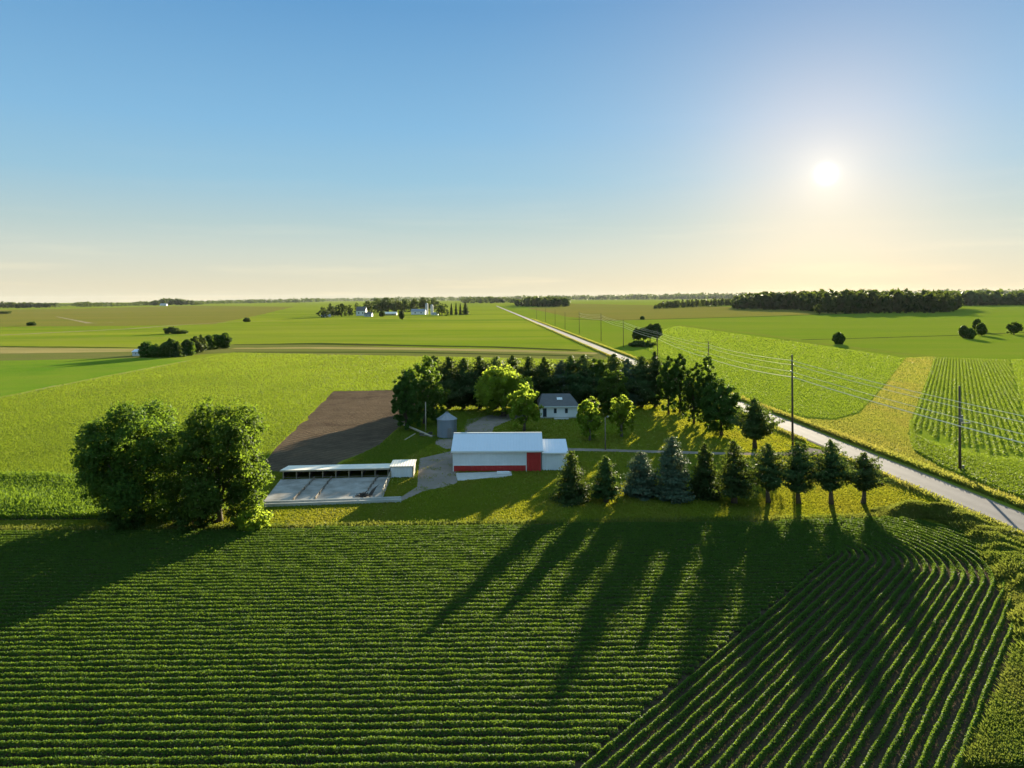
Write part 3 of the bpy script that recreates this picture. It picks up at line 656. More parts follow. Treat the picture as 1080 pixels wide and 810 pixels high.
# feed bunk along the front of the yard
A3 = g(277, 535.7)[:2]; B3 = g(423, 530.5)[:2]; L3 = np.linalg.norm(B3 - A3); fb = empty('feed_bunk', (A3[0], A3[1], .06), math.atan2(*(B3 - A3)[::-1])); tag(fb, 'long low pale concrete feed bunk along the front of the yard', 'feed bunk')
MB().box(0, L3, 0, .16, 0, .42).build('front_wall', M['conc2'], fb); MB().box(0, L3, .9, 1.05, 0, .5).build('back_wall', M['conc2'], fb); MB().box(0, L3, .161, .899, 0, .16).build('trough_floor', M['conc2'], fb)
# board dividers between the pens
labs = ['weathered board divider leftmost across the concrete feedlot yard', 'weathered board divider in the middle of the feedlot yard', 'weathered board divider nearest the white shed, by the brush heap']
for (a, c), lb in zip((((331, 507), (309, 530)), ((349, 506.5), (332, 529)), ((398, 505), (388, 519))), labs):
    A = g(*a)[:2]; B = g(*c)[:2]; n = np.linalg.norm(B - A); t = empty('pen_divider', (A[0], A[1], .19), math.atan2(*(B - A)[::-1])); tag(t, lb, 'fence', 'dividers in the feedlot yard')
    MB().box(0, n, -.03, .03, .04, .14).build('lower_board', M['wood'], t); MB().box(0, n, -.03, .03, .24, .33).build('upper_board', M['wood'], t)
    for i in range(5): MB().box(n * i / 4 - .06, n * i / 4 + .06, .035, .14, 0, .42).build('post', M['wood'], t)
# yard side fence from the white shed to the bunk
A = g(411.5, 505)[:2]; B = g(402.5, 527)[:2]; n = np.linalg.norm(B - A); t = empty('yard_fence', (A[0], A[1], .19), math.atan2(*(B - A)[::-1])); tag(t, 'pale rail fence closing the right side of the feedlot yard', 'fence')
for z, nm in ((.35, 'lower_rail'), (.75, 'upper_rail')): MB().box(0, n, -.03, .03, z, z + .11).build(nm, M['palewood'], t)
for i in range(6): MB().box(n * i / 5 - .06, n * i / 5 + .06, .04, .16, 0, .95 if i < 5 else 1.25).build('post', M['palewood'], t)
# heap of brush on the yard
bh = MB(); r_ = np.random.default_rng(4)
for i in range(60):
    a = r_.uniform(0, 6.28); rr = r_.uniform(0, .75); p0 = np.array([rr * math.cos(a) * 1.1, rr * math.sin(a), r_.uniform(0, .45) * (1 - rr)]); dv = r_.normal(0, .5, 3) * (1, 1, .35)
    bh.tube([p0 - dv * .6, p0 + dv * .1 + (0, 0, .08), p0 + dv * .7], [.05, .045, .02], 5)
for i in range(5): bh.tube([(.5 + .1 * i, .2, .1), (.75 + .16 * i, .6 + .1 * i, .5 + .12 * i), (.9 + .2 * i, .9 + .1 * i, .8 + .1 * i)], [.05, .04, .02], 5)
o = bh.build('brush_heap', M['dark']); p = g(384.5, 525); o.location = (p[0], p[1], .2); tag(o, 'dark heap of cut branches lying on the concrete yard', 'brush heap')
# timbers lying in the grass by the grain bin
def timber(a, c, za, zc, th, m, lb):
    A, B = g(*a), g(*c); A[2], B[2] = za, zc; o = MB(); d = B - A; s = np.array([-d[1], d[0], 0]); s = s / np.linalg.norm(s) * th
    o.slab([A - s, B - s, B + s, A + s], (0, 0, 1), th * 1.6); o = o.build('timber', m); tag(o, lb, 'timber')
timber((422.5, 451.5), (455.5, 462), .9, .12, .17, M['palewood'], 'long pale timber sloping down towards the grain bin')
timber((427, 465), (438, 458.5), .1, .14, .09, M['palewood'], 'short pale timber lying in the grass left of the long one')
timber((443, 461.5), (459, 460.5), .35, .12, .1, M['wood'], 'short grey timber on the junk at the foot of the yard pole')
jp = MB()
for i in range(14):
    x, y_, s = r_.uniform(-1.1, 1.1), r_.uniform(-.7, .7), r_.uniform(.15, .4); jp.box(x - s, x + s, y_ - s * .7, y_ + s * .7, 0, s * r_.uniform(.6, 1.5))
o = jp.build('scrap_heap', M['dark']); p = g(449, 460); o.location = (p[0], p[1] + .8, .07); tag(o, 'low dark scrap heap beside the pole near the grain bin', 'scrap heap')

# ------------------------------------------------------------------ poles and wires
def pole(px, pyb, pyt, rad0, lb, kind='line', m=None, name='utility_pole', cat='utility pole'):
    p = g(px, pyb); h = zat(p, px, pyt); t = empty(name, p); tag(t, lb, cat, 'utility poles along the road' if kind == 'line' else None)
    MB().tube([(0, 0, 0), (0, 0, h * .5), (0, 0, h)], [rad0, rad0 * .85, rad0 * .68], 10).build('shaft', m or M['polewood'], t, True)
    return t, p, h
def insul(t, z, side, m=M['iron']):
    b = MB(); b.tube([(0, -.1 * side, z - .06), (side * .28, -.02, z)], .035, 6).tube([(side * .28, -.02, z - .10), (side * .28, -.02, z + .12)], [.06, .045], 8); b.build('insulator', m, t)
WP = []
spec = [(836, 474, 374, .19, [380, 385, 391.7, 398], 'tall dark utility pole beside the driveway mouth'),
        (747.5, 406, 360, .18, [363, 367, 372, 378], 'utility pole rising behind the tall tree pair, next along the wires from the driveway'),
        (693.5, 380, 347.5, .18, [350, 352, 354.5, 357.5], 'utility pole beside the bare clump of trees beyond the windbreak'),
        (657.5, 366.5, 337, .18, [339, 340.5, 342.5, 345], 'utility pole just left of the bare clump of trees'),
        (634, 360, 330.5, .18, [332, 333.5, 335, 337], 'utility pole by the road, second to the left of the bare clump'),
        (611, 352.5, 328.5, .18, [330, 331, 332.5, 334], 'utility pole by the road with its top level with the brown field'),
        (596, 347.5, 329, .18, None, 'small distant utility pole, fourth from the far end of the line'),
        (585.5, 343.5, 326.5, .18, None, 'small distant utility pole, third from the far end of the line'),
        (575.5, 339.5, 324, .18, None, 'small distant utility pole, second from the far end of the line'),
        (566, 337.5, 325.5, .18, None, 'utility pole farthest away, beside the road near the far grove')]
for (px, pb, pt, r0, at_, lb) in spec:
    t, p, h = pole(px, pb, pt, r0, lb)
    if at_:
        zs = [zat(p, px, v) for v in at_]; WP.append((p, zs))
        for i, z in enumerate(zs): insul(t, z, 1 if i % 2 else -1)
endp = np.array([50.5, 42., 0]); WP.insert(0, (endp, [14.6, 13.9, 12.9, 11.9]))
wl = ['topmost of the four pale power wires beside the road', 'second of the four power wires from the top', 'third of the four power wires from the top', 'lowest and thickest pale cable on the roadside poles']
for k in range(4):
    pts = []
    for (pa, za), (pb_, zb) in zip(WP[:-1], WP[1:]):
        for t in np.linspace(0, 1, 14)[:-1 if pb_ is not WP[-1][0] else None]:
            off = .28 * (1 if k % 2 else -1); q = pa * (1 - t) + pb_ * t; pts.append((q[0] + off, q[1] - .02, za[k] * (1 - t) + zb[k] * t - .5 * 4 * t * (1 - t)))
    o = MB().tube(pts, .034 if k < 3 else .06, 6).build('power_wire', M['wire']); tag(o, wl[k], 'wire', 'wires of the roadside power line')
t, p, h = pole(1012.5, 497.5, 407, .21, 'dark utility pole with a small crossarm, standing in the crop edge at the right', kind='one')
za = zat(p, 1012, 446); MB().box(-.15, 1.5, -.28, -.19, za - .06, za + .08).build('crossarm', M['iron'], t)
tk = MB(); tk.tube([(.0, -.42, za + .2), (.0, -.42, za + 1.2)], .22, 12); tk.build('transformer', M['iron'], t)
for x in (.5, 1.3): MB().tube([(x, -.23, za + .08), (x, -.23, za + .34)], [.06, .05], 8).build('insulator', M['trim'], t)
MB().box(.5, .75, .1, .35, 0, .9).build('meter_box', M['iron'], t)
t, p, h = pole(449, 455.5, 424, .13, 'pale bare wooden pole in front of the dark trees near the grain bin', 'yard', M['palewood'], 'yard_pole', 'pole')
t, p, h = pole(638.5, 475, 440, .11, 'slim grey yard light pole between the two lime green trees', 'yard', M['wood'], 'yard_light', 'light pole')
MB().tube([(0, 0, h - .1), (.35, -.3, h + .25)], .035, 6).build('arm', M['iron'], t); lm = MB().tube([(.35, -.3, h + .28), (.42, -.36, h + .16), (.42, -.36, h)], [.08, .17, .12], 10).build('lamp_head', M['iron'], t)
# ------------------------------------------------------------------ trees
def crown_broad(rng, w, h, base, nl=9, clumps=260, per=55, leaf=.24, cr=.75, flat=.8, spread=.58, rl0=.36, rl1=.5, k0=.62, k1=1.08):
    rz_ = (h - base) / 2; cz = base + rz_; rx = w / 2
    L = []
    for i in range(nl):
        zr = (-.76 + 1.44 * (i + .5) / nl) * (.72 if rl0 > .5 else 1); a = i * 2.4 + rng.uniform(-.5, .5); rr = spread * math.sqrt(max(.05, 1 - (abs(zr) / 1.05) ** (3.2 if zr < 0 else 2.2))) * rng.uniform(.75, 1.15)
        if i == nl - 1: rr *= .4
        L.append((np.array([math.cos(a) * rr * rx, math.sin(a) * rr * rx, zr * rz_]), rng.uniform(rl0, rl1)))
    C_, Dn = [], []
    for i in range(clumps):
        q, rl = L[rng.integers(nl)]; d = unit(rng.normal(size=3) + (0, 0, .15)); k = rl * rng.uniform(k0, k1)
        C_.append(q + d * k * np.array([rx, rx, rz_])); Dn.append(d)
    C_ = np.array(C_) + (0, 0, cz); Dn = np.array(Dn); C_[:, 2] = np.maximum(C_[:, 2], base * .8 + .1)
    crs = cr * rng.uniform(.6, 1.25, clumps)
    n = clumps * per; i = np.repeat(np.arange(clumps), per); o = rng.normal(size=(n, 3)) * (1, 1, flat); o = unit(o) * (rng.random((n, 1)) ** .45) * crs[i][:, None]
    P = C_[i] + o; nr = unit(Dn[i] * .5 + o / cr * .45 + rng.normal(0, .55, (n, 3)) + (0, 0, .25))
    P[:, 2] = np.maximum(P[:, 2], .15)
    return cards(P, nr, rng.uniform(.6, 1.3, n) * leaf, .62, rng), [q + (0, 0, cz) for q, _ in L]
def crown_conifer(rng, w, h, base, step=.36, nb=11, per=14, leaf=.24, power=.55, droop=.25, lump=.25, pine=0.0):
    P_, N_, S_ = [], [], []
    z = base; ph = rng.uniform(0, 6, 3)
    while z < h - .15:
        f = (z - base) / (h - base); r0 = w / 2 * (1 - f) ** power
        if pine: r0 = w / 2 * min(1, .40 + f * 2.4) * (1 - f) ** .68 * 1.28
        r0 *= .88 + .14 * math.sin(f * 23 + ph[0])
        m = max(4, int(nb * (.45 + .55 * r0 / (w / 2))))
        for k in range(m):
            a = rng.uniform(0, 6.283); r = r0 * (rng.uniform(.62, 1.12) + lump * .5 * math.sin(3 * a + ph[1] + f * 7)); dz = rng.uniform(-.5, .5) * step
            n = max(4, int(per * r / (w / 2)) + 3); t = rng.uniform(.12, 1, n) ** .75
            side = rng.normal(0, .10 + .13 * t * (1.2 - t), n) * max(r, .8)
            x = np.cos(a) * r * t - np.sin(a) * side; y_ = np.sin(a) * r * t + np.cos(a) * side
            zz = z + dz - droop * r * t + .22 * r * t ** 3 + rng.normal(0, .07, n)
            P_.append(np.stack([x, y_, zz], 1)); rr = np.stack([np.cos(a) * np.ones(n), np.sin(a) * np.ones(n), np.ones(n) * .75], 1)
            N_.append(unit(rr + rng.normal(0, .55, (n, 3)))); S_.append(np.full(n, leaf) * rng.uniform(.6, 1.25, n) * (.75 + .5 * (1 - f)))
        z += step * rng.uniform(.8, 1.2)
    n = 26; P_.append(np.stack([rng.normal(0, .06, n), rng.normal(0, .06, n), h - rng.uniform(0, .7, n)], 1)); N_.append(unit(rng.normal(size=(n, 3)))); S_.append(np.full(n, leaf * .55))
    P = np.concatenate(P_); P[:, 2] = np.maximum(P[:, 2], .12)
    return cards(P, np.concatenate(N_), np.concatenate(S_), .5, rng)
def trunk_mesh(mb, rng, h, r0, limbs=(), lean=0.0, top=.8):
    zs = np.linspace(0, h * top, 6); pts = [(lean * z / h * 1.2 + (rng.normal(0, .05) if i else 0), rng.normal(0, .05) if i else 0, z) for i, z in enumerate(zs)]
    mb.tube(pts, [r0 * (1.25 if i == 0 else 1 - .8 * i / 5) for i in range(6)], 9)
    for q in limbs:
        s = np.array(pts[rng.integers(1, 4)]); q = np.array(q); mid = s * .5 + q * .5 + (0, 0, -.2)
        mb.tube([s, mid, s * .1 + q * .9], [r0 * .42, r0 * .28, r0 * .1], 6)
SEED = [100]
def tree(px, pyb, pyt, wpx, kind, label, group=None, leafm=None, name=None, cat='tree', base=None, dens=1.0, lean=0.0, trunkm=None, ball=False):
    SEED[0] += 1; rng = np.random.default_rng(SEED[0]); p = g(px, pyb); h = zat(p, px, pyt); w = wpx / F * p[1] * (1.32 if kind == 'pine' else 1.2 if kind == 'spruce' else 1.06); px_m = p[1] / F
    t = empty(name or {'spruce': 'spruce_tree', 'pine': 'pine_tree', 'broad': 'broadleaf_tree', 'bush': 'bush'}[kind], (p[0], p[1] + w * .15, .06), rng.uniform(-.3, .3)); tag(t, label, cat, group)
    tr = MB(); neat = (w < 8.5 or leafm is M['lime']) and kind == 'broad'; leaf = max(.13, min(.62, px_m * (1.35 if neat else 1.75 if kind == 'broad' else 1.5)))
    if kind == 'spruce':
        b = h * (.05 if base is None else base)
        Q = crown_conifer(rng, w, h, b, power=.42 if leafm is M['blue'] else .55, step=max(.24, leaf * 1.0), nb=19, per=int(24 * dens), leaf=leaf * 1.05); m = leafm or M['spruce']
        trunk_mesh(tr, rng, h, .045 * w + .06, lean=lean, top=.92)
    elif kind == 'pine':
        b = h * (.3 if base is None else base)
        Q = crown_conifer(rng, w, h, b, step=max(.26, leaf * 1.0), nb=19, per=int(24 * dens), leaf=leaf * 1.1, droop=-.05, lump=.7, pine=1); m = leafm or M['pine']
        trunk_mesh(tr, rng, h, .035 * w + .08, lean=lean, top=.93)
    else:
        b = h * ((.22 if kind == 'broad' else .02) if base is None else base); m = leafm or M['broad']
        nc = int(np.clip(8.0 * (w / leaf) * (h - b) / leaf / 55, 110, 620) * dens * (1.5 if neat else 1.1))
        Q, L = crown_broad(rng, w * .95, h * .985, b, nl=13 if w > 6 else 9, clumps=nc, per=46, leaf=leaf, cr=max(w * .07, leaf * 1.6), spread=.2 if ball else .40 if neat else .64, rl0=.74 if ball else .54 if neat else .27, rl1=.82 if ball else .66 if neat else .50, k0=.9 if ball else .78 if neat else .62, k1=1.04 if neat else 1.16)
        trunk_mesh(tr, rng, h, .03 * w + .07 if kind == 'broad' else .06, L[1:], lean=lean, top=.7)
    if lean: Q[:, :, 0] += lean * Q[:, :, 2:3].mean(1) / h * 1.2
    quad_obj('crown', Q, m, t)
    if kind != 'bush' or True: tr.build('trunk' if kind != 'bush' else 'stem', trunkm or M['bark'], t, True)
    return t
# the two big maples at the left
tree(133, 556, 426, 106, 'broad', 'left one of the two big round maples beside the corn', leafm=M['broadbig'], name='maple_tree', base=.05, dens=1.5)
tree(224, 556, 428, 101, 'broad', 'right one of the two big round maples, next to the feedlot yard', leafm=M['broadbig'], name='maple_tree', base=.05, dens=1.5)
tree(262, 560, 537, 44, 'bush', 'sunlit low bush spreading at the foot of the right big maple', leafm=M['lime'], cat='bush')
tree(200, 560, 530, 50, 'bush', 'dark undergrowth bush between the two big maples', leafm=M['broad'], cat='bush')
tree(128, 559, 533, 50, 'bush', 'dark undergrowth bush under the left big maple', leafm=M['broad'], cat='bush')
# row of conifers in front of the farm
FR = 'row of conifers along the front field'
for a in [(603, 531, 477, 41, 'spruce', 'dark broad spruce at the left end of the front row, by the white shed', 'spruce', .03, 0),
          (640, 532, 481, 33, 'spruce', 'small airy spruce second from the left in the front row', 'spruce', .17, 0),
          (677.5, 526, 476.5, 42, 'spruce', 'broad blue grey spruce third from the left in the front row', 'blue', .03, 0),
          (711, 529, 462, 43, 'spruce', 'tallest pale blue spruce standing in the front row', 'blue', .03, 0),
          (745, 527, 467, 33, 'spruce', 'slender green spruce right of the tallest blue spruce', 'spruce', .06, 0),
          (777, 534, 466, 46, 'spruce', 'wide dark green spruce with a thick trunk in the middle of the front row', 'spruce', .22, 0),
          (813, 533, 469, 36, 'pine', 'pine with a long bare trunk, fourth from the right end of the front row', 'pine', .24, 0),
          (845.5, 534, 467, 38, 'pine', 'pine with a bare trunk, third from the right end of the front row', 'pine', .22, 0),
          (880, 535, 465.5, 37, 'pine', 'tallest bare trunked pine, second from the right end of the front row', 'pine', .25, 0),
          (914, 534, 479, 36, 'pine', 'short round topped pine at the right end of the front row near the road', 'pine', .27, .2)]:
    tree(*a[:6], FR, M[a[6]], base=a[7], lean=a[8], dens=1.3)
# windbreak behind the house
WB = 'windbreak trees behind the house'
tree(428, 455, 392, 34, 'broad', 'dark bushy tree at the lower left end of the windbreak', WB, M['broad'], base=.04)
tree(447, 449, 379, 52, 'broad', 'large dark broadleaf tree with a sunlit right side at the left of the windbreak', WB, M['broadbig'], base=.06)
tree(457, 431, 376, 30, 'pine', 'dark pine just behind the large broadleaf tree at the windbreak left end', WB, base=.08)
for px, pt, wp, k, m, lb in [(473, 377, 38, 'pine', 'pine', 'first dark pine right of the large broadleaf tree in the windbreak'),
          (489, 378, 30, 'pine', 'spruce', 'second dark pine right of the large broadleaf tree'),
          (506, 376, 36, 'pine', 'pine', 'dark pine rising behind the left side of the lime green tree'),
          (524, 377, 42, 'pine', 'pine', 'dark pine rising above the middle of the lime green tree'),
          (541, 375.5, 30, 'pine', 'spruce', 'dark pine rising behind the right side of the lime green tree'),
          (558, 377, 40, 'pine', 'pine', 'dark pine above the left corner of the house roof'),
          (575, 377.5, 36, 'pine', 'spruce', 'dark pine behind the left half of the house'),
          (592, 381, 32, 'spruce', 'blue', 'bluish spruce behind the right half of the house'),
          (603, 376, 34, 'pine', 'pine', 'dark pine above the right corner of the house roof'),
          (617, 374.5, 40, 'pine', 'pine', 'tall dark pine next right of the house in the windbreak'),
          (633, 378, 34, 'broad', 'broad', 'dark rounded tree behind the round crowned tree, on its left'),
          (649, 374, 40, 'pine', 'pine', 'dark pine straight behind the round crowned tree'),
          (663, 379, 30, 'spruce', 'blue', 'pale blue spruce in the right part of the windbreak'),
          (678, 376, 34, 'pine', 'pine', 'brownish green pine right of the pale blue spruce'),
          (692, 371.5, 24, 'pine', 'pine', 'thin tall pine near the right end of the windbreak')]:
    tree(px, 432 + (px - 540) * -.012, pt, wp, k, lb, WB, M[m], base=.06)
tree(706, 438, 377, 24, 'broad', 'olive tree near the right end of the windbreak', WB, M['broad'], base=.05)
tree(718, 436, 375, 22, 'broad', 'slim dark tree closing the right end of the windbreak', WB, M['broad'], base=.05)
# farmyard trees
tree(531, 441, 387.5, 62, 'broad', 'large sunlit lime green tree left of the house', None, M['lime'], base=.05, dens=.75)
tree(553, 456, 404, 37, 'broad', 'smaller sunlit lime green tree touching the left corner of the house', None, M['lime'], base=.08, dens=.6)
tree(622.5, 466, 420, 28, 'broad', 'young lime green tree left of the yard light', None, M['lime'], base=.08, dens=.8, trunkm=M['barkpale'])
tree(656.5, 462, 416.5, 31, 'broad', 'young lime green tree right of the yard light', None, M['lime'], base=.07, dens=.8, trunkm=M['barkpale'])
tree(647.5, 440, 393.5, 34, 'broad', 'neat round dark tree behind the two young lime trees', None, M['broadbig'], base=.1, dens=1.4, ball=True)
tree(733, 448, 383, 27, 'broad', 'left tree of the tall dark pair by the road', None, M['broad'], base=.04)
tree(748, 453, 379, 27, 'broad', 'right and taller tree of the tall dark pair by the road', None, M['broad'], base=.04)
tree(763, 461, 407, 42, 'broad', 'dense round dark green tree on the lawn near the road', None, M['broad'], base=.14, dens=1.4, ball=True)
tree(798.5, 474.5, 421.5, 37, 'pine', 'round topped dark pine beside the driveway', None, M['spruce'], base=.2)
# shelterbelt on the left
SB = 'trees of the small shelterbelt in the left fields'
for px, pb, pt, wp, k, lb in [(153, 377, 362, 13, 'broad', 'tree at the left end of the small shelterbelt beside the white shed'), (155.5, 374, 361, 9, 'broad', 'round dark treetop just behind the left end of the small shelterbelt'),
          (163, 377, 364, 13, 'broad', 'low dark tree third from the left in the small shelterbelt'), (172, 377, 362.5, 13, 'broad', 'low dark tree fourth from the left in the small shelterbelt'),
          (179, 376.5, 358, 11, 'broad', 'taller tree left of the middle of the small shelterbelt'), (186, 376.5, 360, 12, 'spruce', 'pointed dark spruce in the middle of the small shelterbelt'),
          (193, 375.5, 360, 11, 'spruce', 'pale grey green spruce in the middle of the small shelterbelt'), (198, 375, 358.5, 11, 'broad', 'dark tree right of the pale spruce in the small shelterbelt'),
          (205, 373, 354.5, 11, 'pine', 'left one of two tall pines in the small shelterbelt'), (211, 372, 353.5, 11, 'pine', 'right one of two tall pines in the small shelterbelt'),
          (220, 369, 354.5, 12, 'broad', 'grey green tree third from the right end of the small shelterbelt'), (228, 368, 353.5, 13, 'broad', 'tree second from the right end of the small shelterbelt'),
          (236, 367.5, 352.5, 12, 'broad', 'tree at the right end of the small shelterbelt')]:
    tree(px, pb, pt, wp, k, lb, SB, base=.03)
tree(180, 352, 345.5, 14, 'bush', 'dark bush standing alone beyond the small shelterbelt', None, M['farleaf'], cat='bush')
tree(189, 352, 349, 14, 'bush', 'low flat bush at the right foot of the lone dark bush', None, M['farleaf'], cat='bush')
tree(32.5, 343.5, 340, 8, 'bush', 'tiny lone bush at the far left edge of the brownish field', None, M['farleaf'], cat='bush')
tree(260, 339.5, 335.5, 7, 'bush', 'tiny lone bush at the tip of the brownish field', None, M['farleaf'], cat='bush')
tree(3, 331, 328.5, 12, 'bush', 'low dark bush cut by the left edge of the view', None, M['farleaf'], cat='bush')
# bare clump and bushes on the right
CG = 'airy clump of trees beside the road'
for px, pb, pt, wp, d, lb in [(672, 362, 347, 8, .4, 'thin airy tree at the left end of the roadside clump'), (679, 362, 346, 9, .5, 'thin airy tree in the middle of the roadside clump'), (686, 361, 343, 10, .7, 'fuller tree in the roadside clump next to the pole'), (693, 361, 342, 10, .9, 'darkest and fullest tree at the right end of the roadside clump')]:
    tree(px, pb, pt, wp, 'broad', lb, CG, M['farleaf'], base=.3, dens=d)
tree(678, 366, 361, 26, 'bush', 'low dark scrub under the roadside clump of trees', None, M['farleaf'], cat='bush')
tree(677.5, 337, 334, 4, 'bush', 'tiny bush on the far ditch line right of the poles', None, M['farleaf'], cat='bush')
tree(885, 363, 351.5, 11, 'broad', 'lone squarish dark tree in the middle of the right fields', None, M['broad'], base=.05)
tree(864.5, 331.5, 321, 10, 'broad', 'lone rounded tree in front of the far right wood', None, M['farleaf'], base=.1)
for px, pb, pt, wp, lb in [(1017, 356.5, 344, 7, 'tree at the left of the small group in the right fields'), (1024, 357.5, 347, 9, 'low tree second from left of the small group in the right fields'),
          (1031, 349.5, 336, 7, 'farthest and highest tree of the small group in the right fields'), (1036, 354, 341, 8, 'tree at the right of the small group in the right fields')]:
    tree(px, pb, pt, wp, 'broad', lb, 'small tree group in the right fields', M['broad'], base=.06)
tree(1071, 353, 339.5, 14, 'broad', 'round lone tree at the right edge of the view', None, M['broad'], base=.08)

# ------------------------------------------------------------------ far farmstead
def house(px, pyb, wpx, hpx, rpx, dep, wm, rm, label, name='farm_building', cat='farm building', win=2):
    p = g(px, pyb); k = p[1] / F; W, Hh, R_ = wpx * k, hpx * k, rpx * k; t = empty(name, (p[0] - W / 2, p[1], .06)); tag(t, label, cat)
    b = MB(); prism_x(b, 0, W, [(0, 0), (0, Hh), (dep / 2, Hh + R_ * .97), (dep, Hh), (dep, 0)]); b.build('wall', wm, t)
    r = MB(); r.slab([(-.3, -.4, Hh - .1), (W + .3, -.4, Hh - .1), (W + .3, dep / 2 + .02, Hh + R_), (-.3, dep / 2 + .02, Hh + R_)], (0, -.4, 1), .15)
    r.slab([(-.3, dep + .4, Hh - .1), (W + .3, dep + .4, Hh - .1), (W + .3, dep / 2 - .02, Hh + R_), (-.3, dep / 2 - .02, Hh + R_)][::-1], (0, .4, 1), .15); r.build('roof', rm, t)
    for i in range(win): window(t, W * (i + .7) / (win + .4), 0, Hh * .4, W * .1, Hh * .35)
house(380.5, 333, 10, 5, 4.5, 12, M['hwall'], M['shingle'], 'far white house among the trees at the left of the distant farmstead', 'house', 'house')
house(388, 334, 8, 2.6, 2, 10, M['farbarn'], M['shingle'], 'low grey outbuilding right of the far white house')
house(343, 334.5, 9, 1.6, 1.6, 10, M['farbarn'], M['galv'], 'low grey shed at the left end of the distant farmstead')
house(441, 331.8, 15, 3.2, 2.6, 14, M['hwall'], M['galv'], 'far white barn with a metal roof left of the two silos')
house(458.5, 332.3, 7, 1.4, 1.2, 8, M['hwall'], M['galv'], 'tiny white shed right of the two silos')
house(411, 332.5, 14, 1.6, 1.8, 12, M['palewood'], M['cream'], 'low tan shed in the middle of the distant farmstead')
house(143, 375.5, 7, 4.2, 2.2, 6, M['hwall'], M['roofw'], 'small white shed at the left end of the small shelterbelt', 'field_shed', 'shed', 1)
house(172, 322.5, 7, 1.0, 1.4, 14, M['hwall'], M['farbarn'], 'far pale farm building in front of the left horizon wood')
for px, pb, pt, lb in [(450, 331.5, 319.5, 'left concrete silo of the two in the distant farmstead'), (455.5, 331.5, 321, 'right and lower silo of the two in the distant farmstead')]:
    p = g(px, pb); h = zat(p, px, pt); r_s = 1.5 / F * p[1]; t = empty('silo', p); tag(t, lb, 'silo')
    MB().tube([(0, 0, 0), (0, 0, h * .9)], r_s, 16).build('cylinder', M['farbarn'], t, False)
    MB().tube([(0, 0, h * .9), (0, 0, h * .96), (0, 0, h)], [r_s * 1.03, r_s * .7, r_s * .1], 16).build('dome', M['galv'], t, True)
FG = 'trees of the distant farmstead'
ft = [(341, 335, 324, 13, 'broad', 'bushy tree at the far left of the distant farmstead'), (351, 334, 322, 12, 'broad', 'dark bushy tree second from left in the distant farmstead'), (348, 333, 319.5, 6, 'pine', 'thin pine sticking out at the left of the distant farmstead'),
      (360, 334, 319, 13, 'broad', 'dark tree left of the far white house'), (368, 333.5, 321.5, 9, 'broad', 'low tree just left of the far white house'), (377, 331, 320, 8, 'broad', 'tree behind the far white house'),
      (388, 331.5, 315.5, 10, 'broad', 'tall tree just right of the far white house'), (398, 329.5, 314.5, 18, 'broad', 'big dark tree at the left of the middle grove in the distant farmstead'), (409, 329.5, 314, 18, 'broad', 'big dark tree in the centre of the middle grove'),
      (418, 329, 315, 13, 'broad', 'big dark tree at the right of the middle grove'), (427, 329, 314.5, 12, 'broad', 'dark tree at the left of the grove above the far white barn'), (437, 328, 314.5, 14, 'broad', 'dark tree straight behind the far white barn'),
      (447, 328, 313.5, 14, 'broad', 'highest tree behind the two silos'), (457, 328, 314, 13, 'broad', 'tree behind and right of the two silos'), (466, 333, 320, 14, 'broad', 'round dark tree right of the silos'),
      (403, 334, 328, 7, 'broad', 'small pale tree in front of the middle grove'), (423.5, 337, 327, 6, 'broad', 'small tree standing forward of the middle grove'), (476, 332, 320, 3, 'spruce', 'leftmost slim poplar like tree at the right of the farmstead'),
      (481, 332, 319.5, 3, 'spruce', 'second slim poplar like tree at the right of the farmstead'), (485.5, 332, 320, 3, 'spruce', 'third slim poplar like tree at the right of the farmstead'), (491, 332, 318.5, 8, 'spruce', 'dark spruce closing the right end of the distant farmstead')]
for px, pb, pt, wp, k, lb in ft: tree(px, pb, pt, wp, k, lb, FG, M['farleaf'], base=.03, dens=.7)

# ------------------------------------------------------------------ far woods that read as one mass
def wood(name, xs, pb, pt, step, label, seed, rows=2, wmul=1.6, per=70, conif=False):
    rng = np.random.default_rng(seed); out_ = []
    x = xs[0]
    while x < xs[-1]:
        b_, t_ = np.interp(x, xs, pb), np.interp(x, xs, pt)
        for r in range(rows):
            bb = b_ - r * (b_ - YC) * .06 if rows > 1 else b_
            p = g(x + rng.uniform(-.4, .4) * step, bb); k = p[1] / F; h = max(2., zat(p, x, t_)) * rng.uniform(.72, 1.04); w = step * wmul * k * rng.uniform(.7, 1.3)
            n = per; d = unit(rng.normal(size=(n, 3))); q = d * rng.uniform(.55, 1, (n, 1)) * (w / 2, w / 2, h * .5)
            if conif: q[:, :2] *= np.clip(1.1 - (q[:, 2:3] / h + .5), .12, 1)
            P = q + p + (0, 0, h * .52); P[:, 2] = np.maximum(P[:, 2], .3)
            out_.append(cards(P, unit(d + rng.normal(0, .5, (n, 3)) + (0, 0, .3)), rng.uniform(.5, 1.2, n) * min(w * .30, h * .22), .7, rng))
        x += step * rng.uniform(.75, 1.25)
    o = quad_obj(name, np.concatenate(out_), M['farleaf']); return tag(o, label, None, None, 'stuff')
wood('far_wood', [777, 800, 840, 880, 1000, 1010], [326, 326.5, 327, 331, 330, 327], [311.5, 308.5, 307.5, 305.5, 306, 308], 5, 'long dark wood below the sun at the right', 31, 4, 2.0, 130)
wood('far_wood', [985, 1030, 1060, 1130], [322, 322.5, 322, 321], [308, 306, 306.5, 306.5], 5, 'dark wood running out of view at the right edge', 32, 3, 2.0, 120)
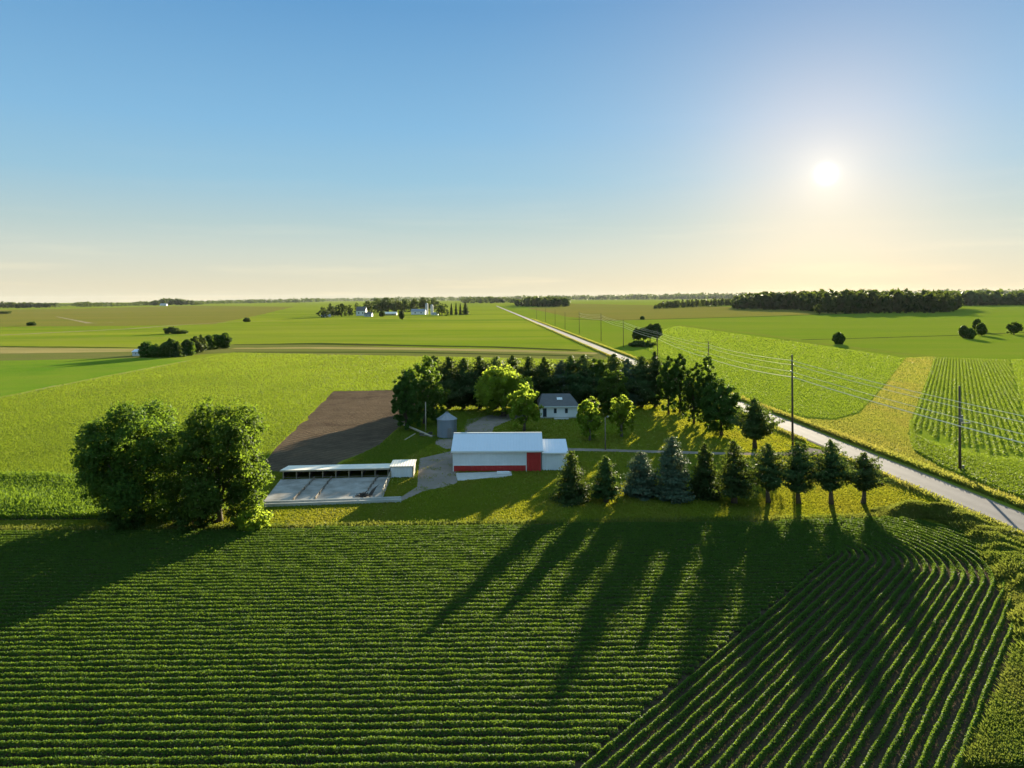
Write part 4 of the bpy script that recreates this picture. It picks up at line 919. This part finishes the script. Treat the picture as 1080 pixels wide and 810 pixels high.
wood('far_wood', [691, 700, 730, 760, 779], [326, 325.5, 324, 323, 322], [321, 317.5, 315.5, 315, 314.5], 2.6, 'low dark conifer plantation left of the long right wood', 33, 3, 1.6, 80, True)
wood('far_wood', [547, 560, 580, 598], [323, 323.5, 323.5, 323.5], [315.5, 313, 312.5, 314], 4, 'small dark grove beside the far end of the road', 34, 4, 1.8, 130)
wood('far_wood', [-60, 20, 60, 62, 80, 82, 150], [325.5, 325, 324.5, 323, 323, 324, 322.5], [318.8, 318.2, 319, 320.3, 319.5, 318, 319], 3, 'dark low wood on the left horizon', 35, 2, 2.2, 60)
wood('far_wood', [135, 150, 165, 180, 198, 215], [322.3, 322.3, 322.3, 322, 321.8, 321.5], [319.5, 317.5, 316.5, 313.5, 316, 318.5], 3.5, 'rounded clump of trees on the left horizon', 36, 3, 2.0, 80)
wood('far_wood', [205, 260, 330, 340], [321, 320, 319, 318.5], [316.8, 315.5, 314, 314.2], 3, 'thin wood line on the left middle horizon', 37, 2, 2.2, 50)
wood('far_wood', [490, 520, 548], [319.8, 319.8, 319.5], [313.5, 312.5, 314.5], 4, 'dark grove between the distant farmstead and the road end', 38, 2, 1.9, 80)
wood('far_wood', [330, 420, 500, 600, 700, 780], [318, 317.5, 317.2, 316.6, 316, 315.4], [314.2, 313, 312.3, 311, 309.7, 309.2], 3, 'hazy wood line along the middle horizon', 39, 2, 2.4, 40)
wood('far_wood', [640, 700, 830, 900, 1000, 1130], [316.2, 315.8, 315, 314.5, 314, 313], [311, 309.5, 307.5, 306, 305, 303.5], 4, 'pale hazy woods on the farthest right horizon', 40, 1, 2.6, 60)

# ------------------------------------------------------------------ air
if HAZE > 0:
    hm = bpy.data.materials.new('haze_air'); hm.use_nodes = True; t = hm.node_tree; t.nodes.clear()
    oo = N(t, "ShaderNodeOutputMaterial"); pv = N(t, "ShaderNodeVolumePrincipled"); pv.inputs['Density'].default_value = HAZE; pv.inputs['Color'].default_value = (.86, .9, .95, 1); pv.inputs['Anisotropy'].default_value = 0.0
    t.links.new(pv.outputs[0], oo.inputs['Volume'])
    hb = MB().box(-15500, 15500, -450, 15500, -1, HAZE_TOP); o = hb.build('haze', hm); tag(o, 'thin pale haze over the distant fields', None, None, 'stuff')
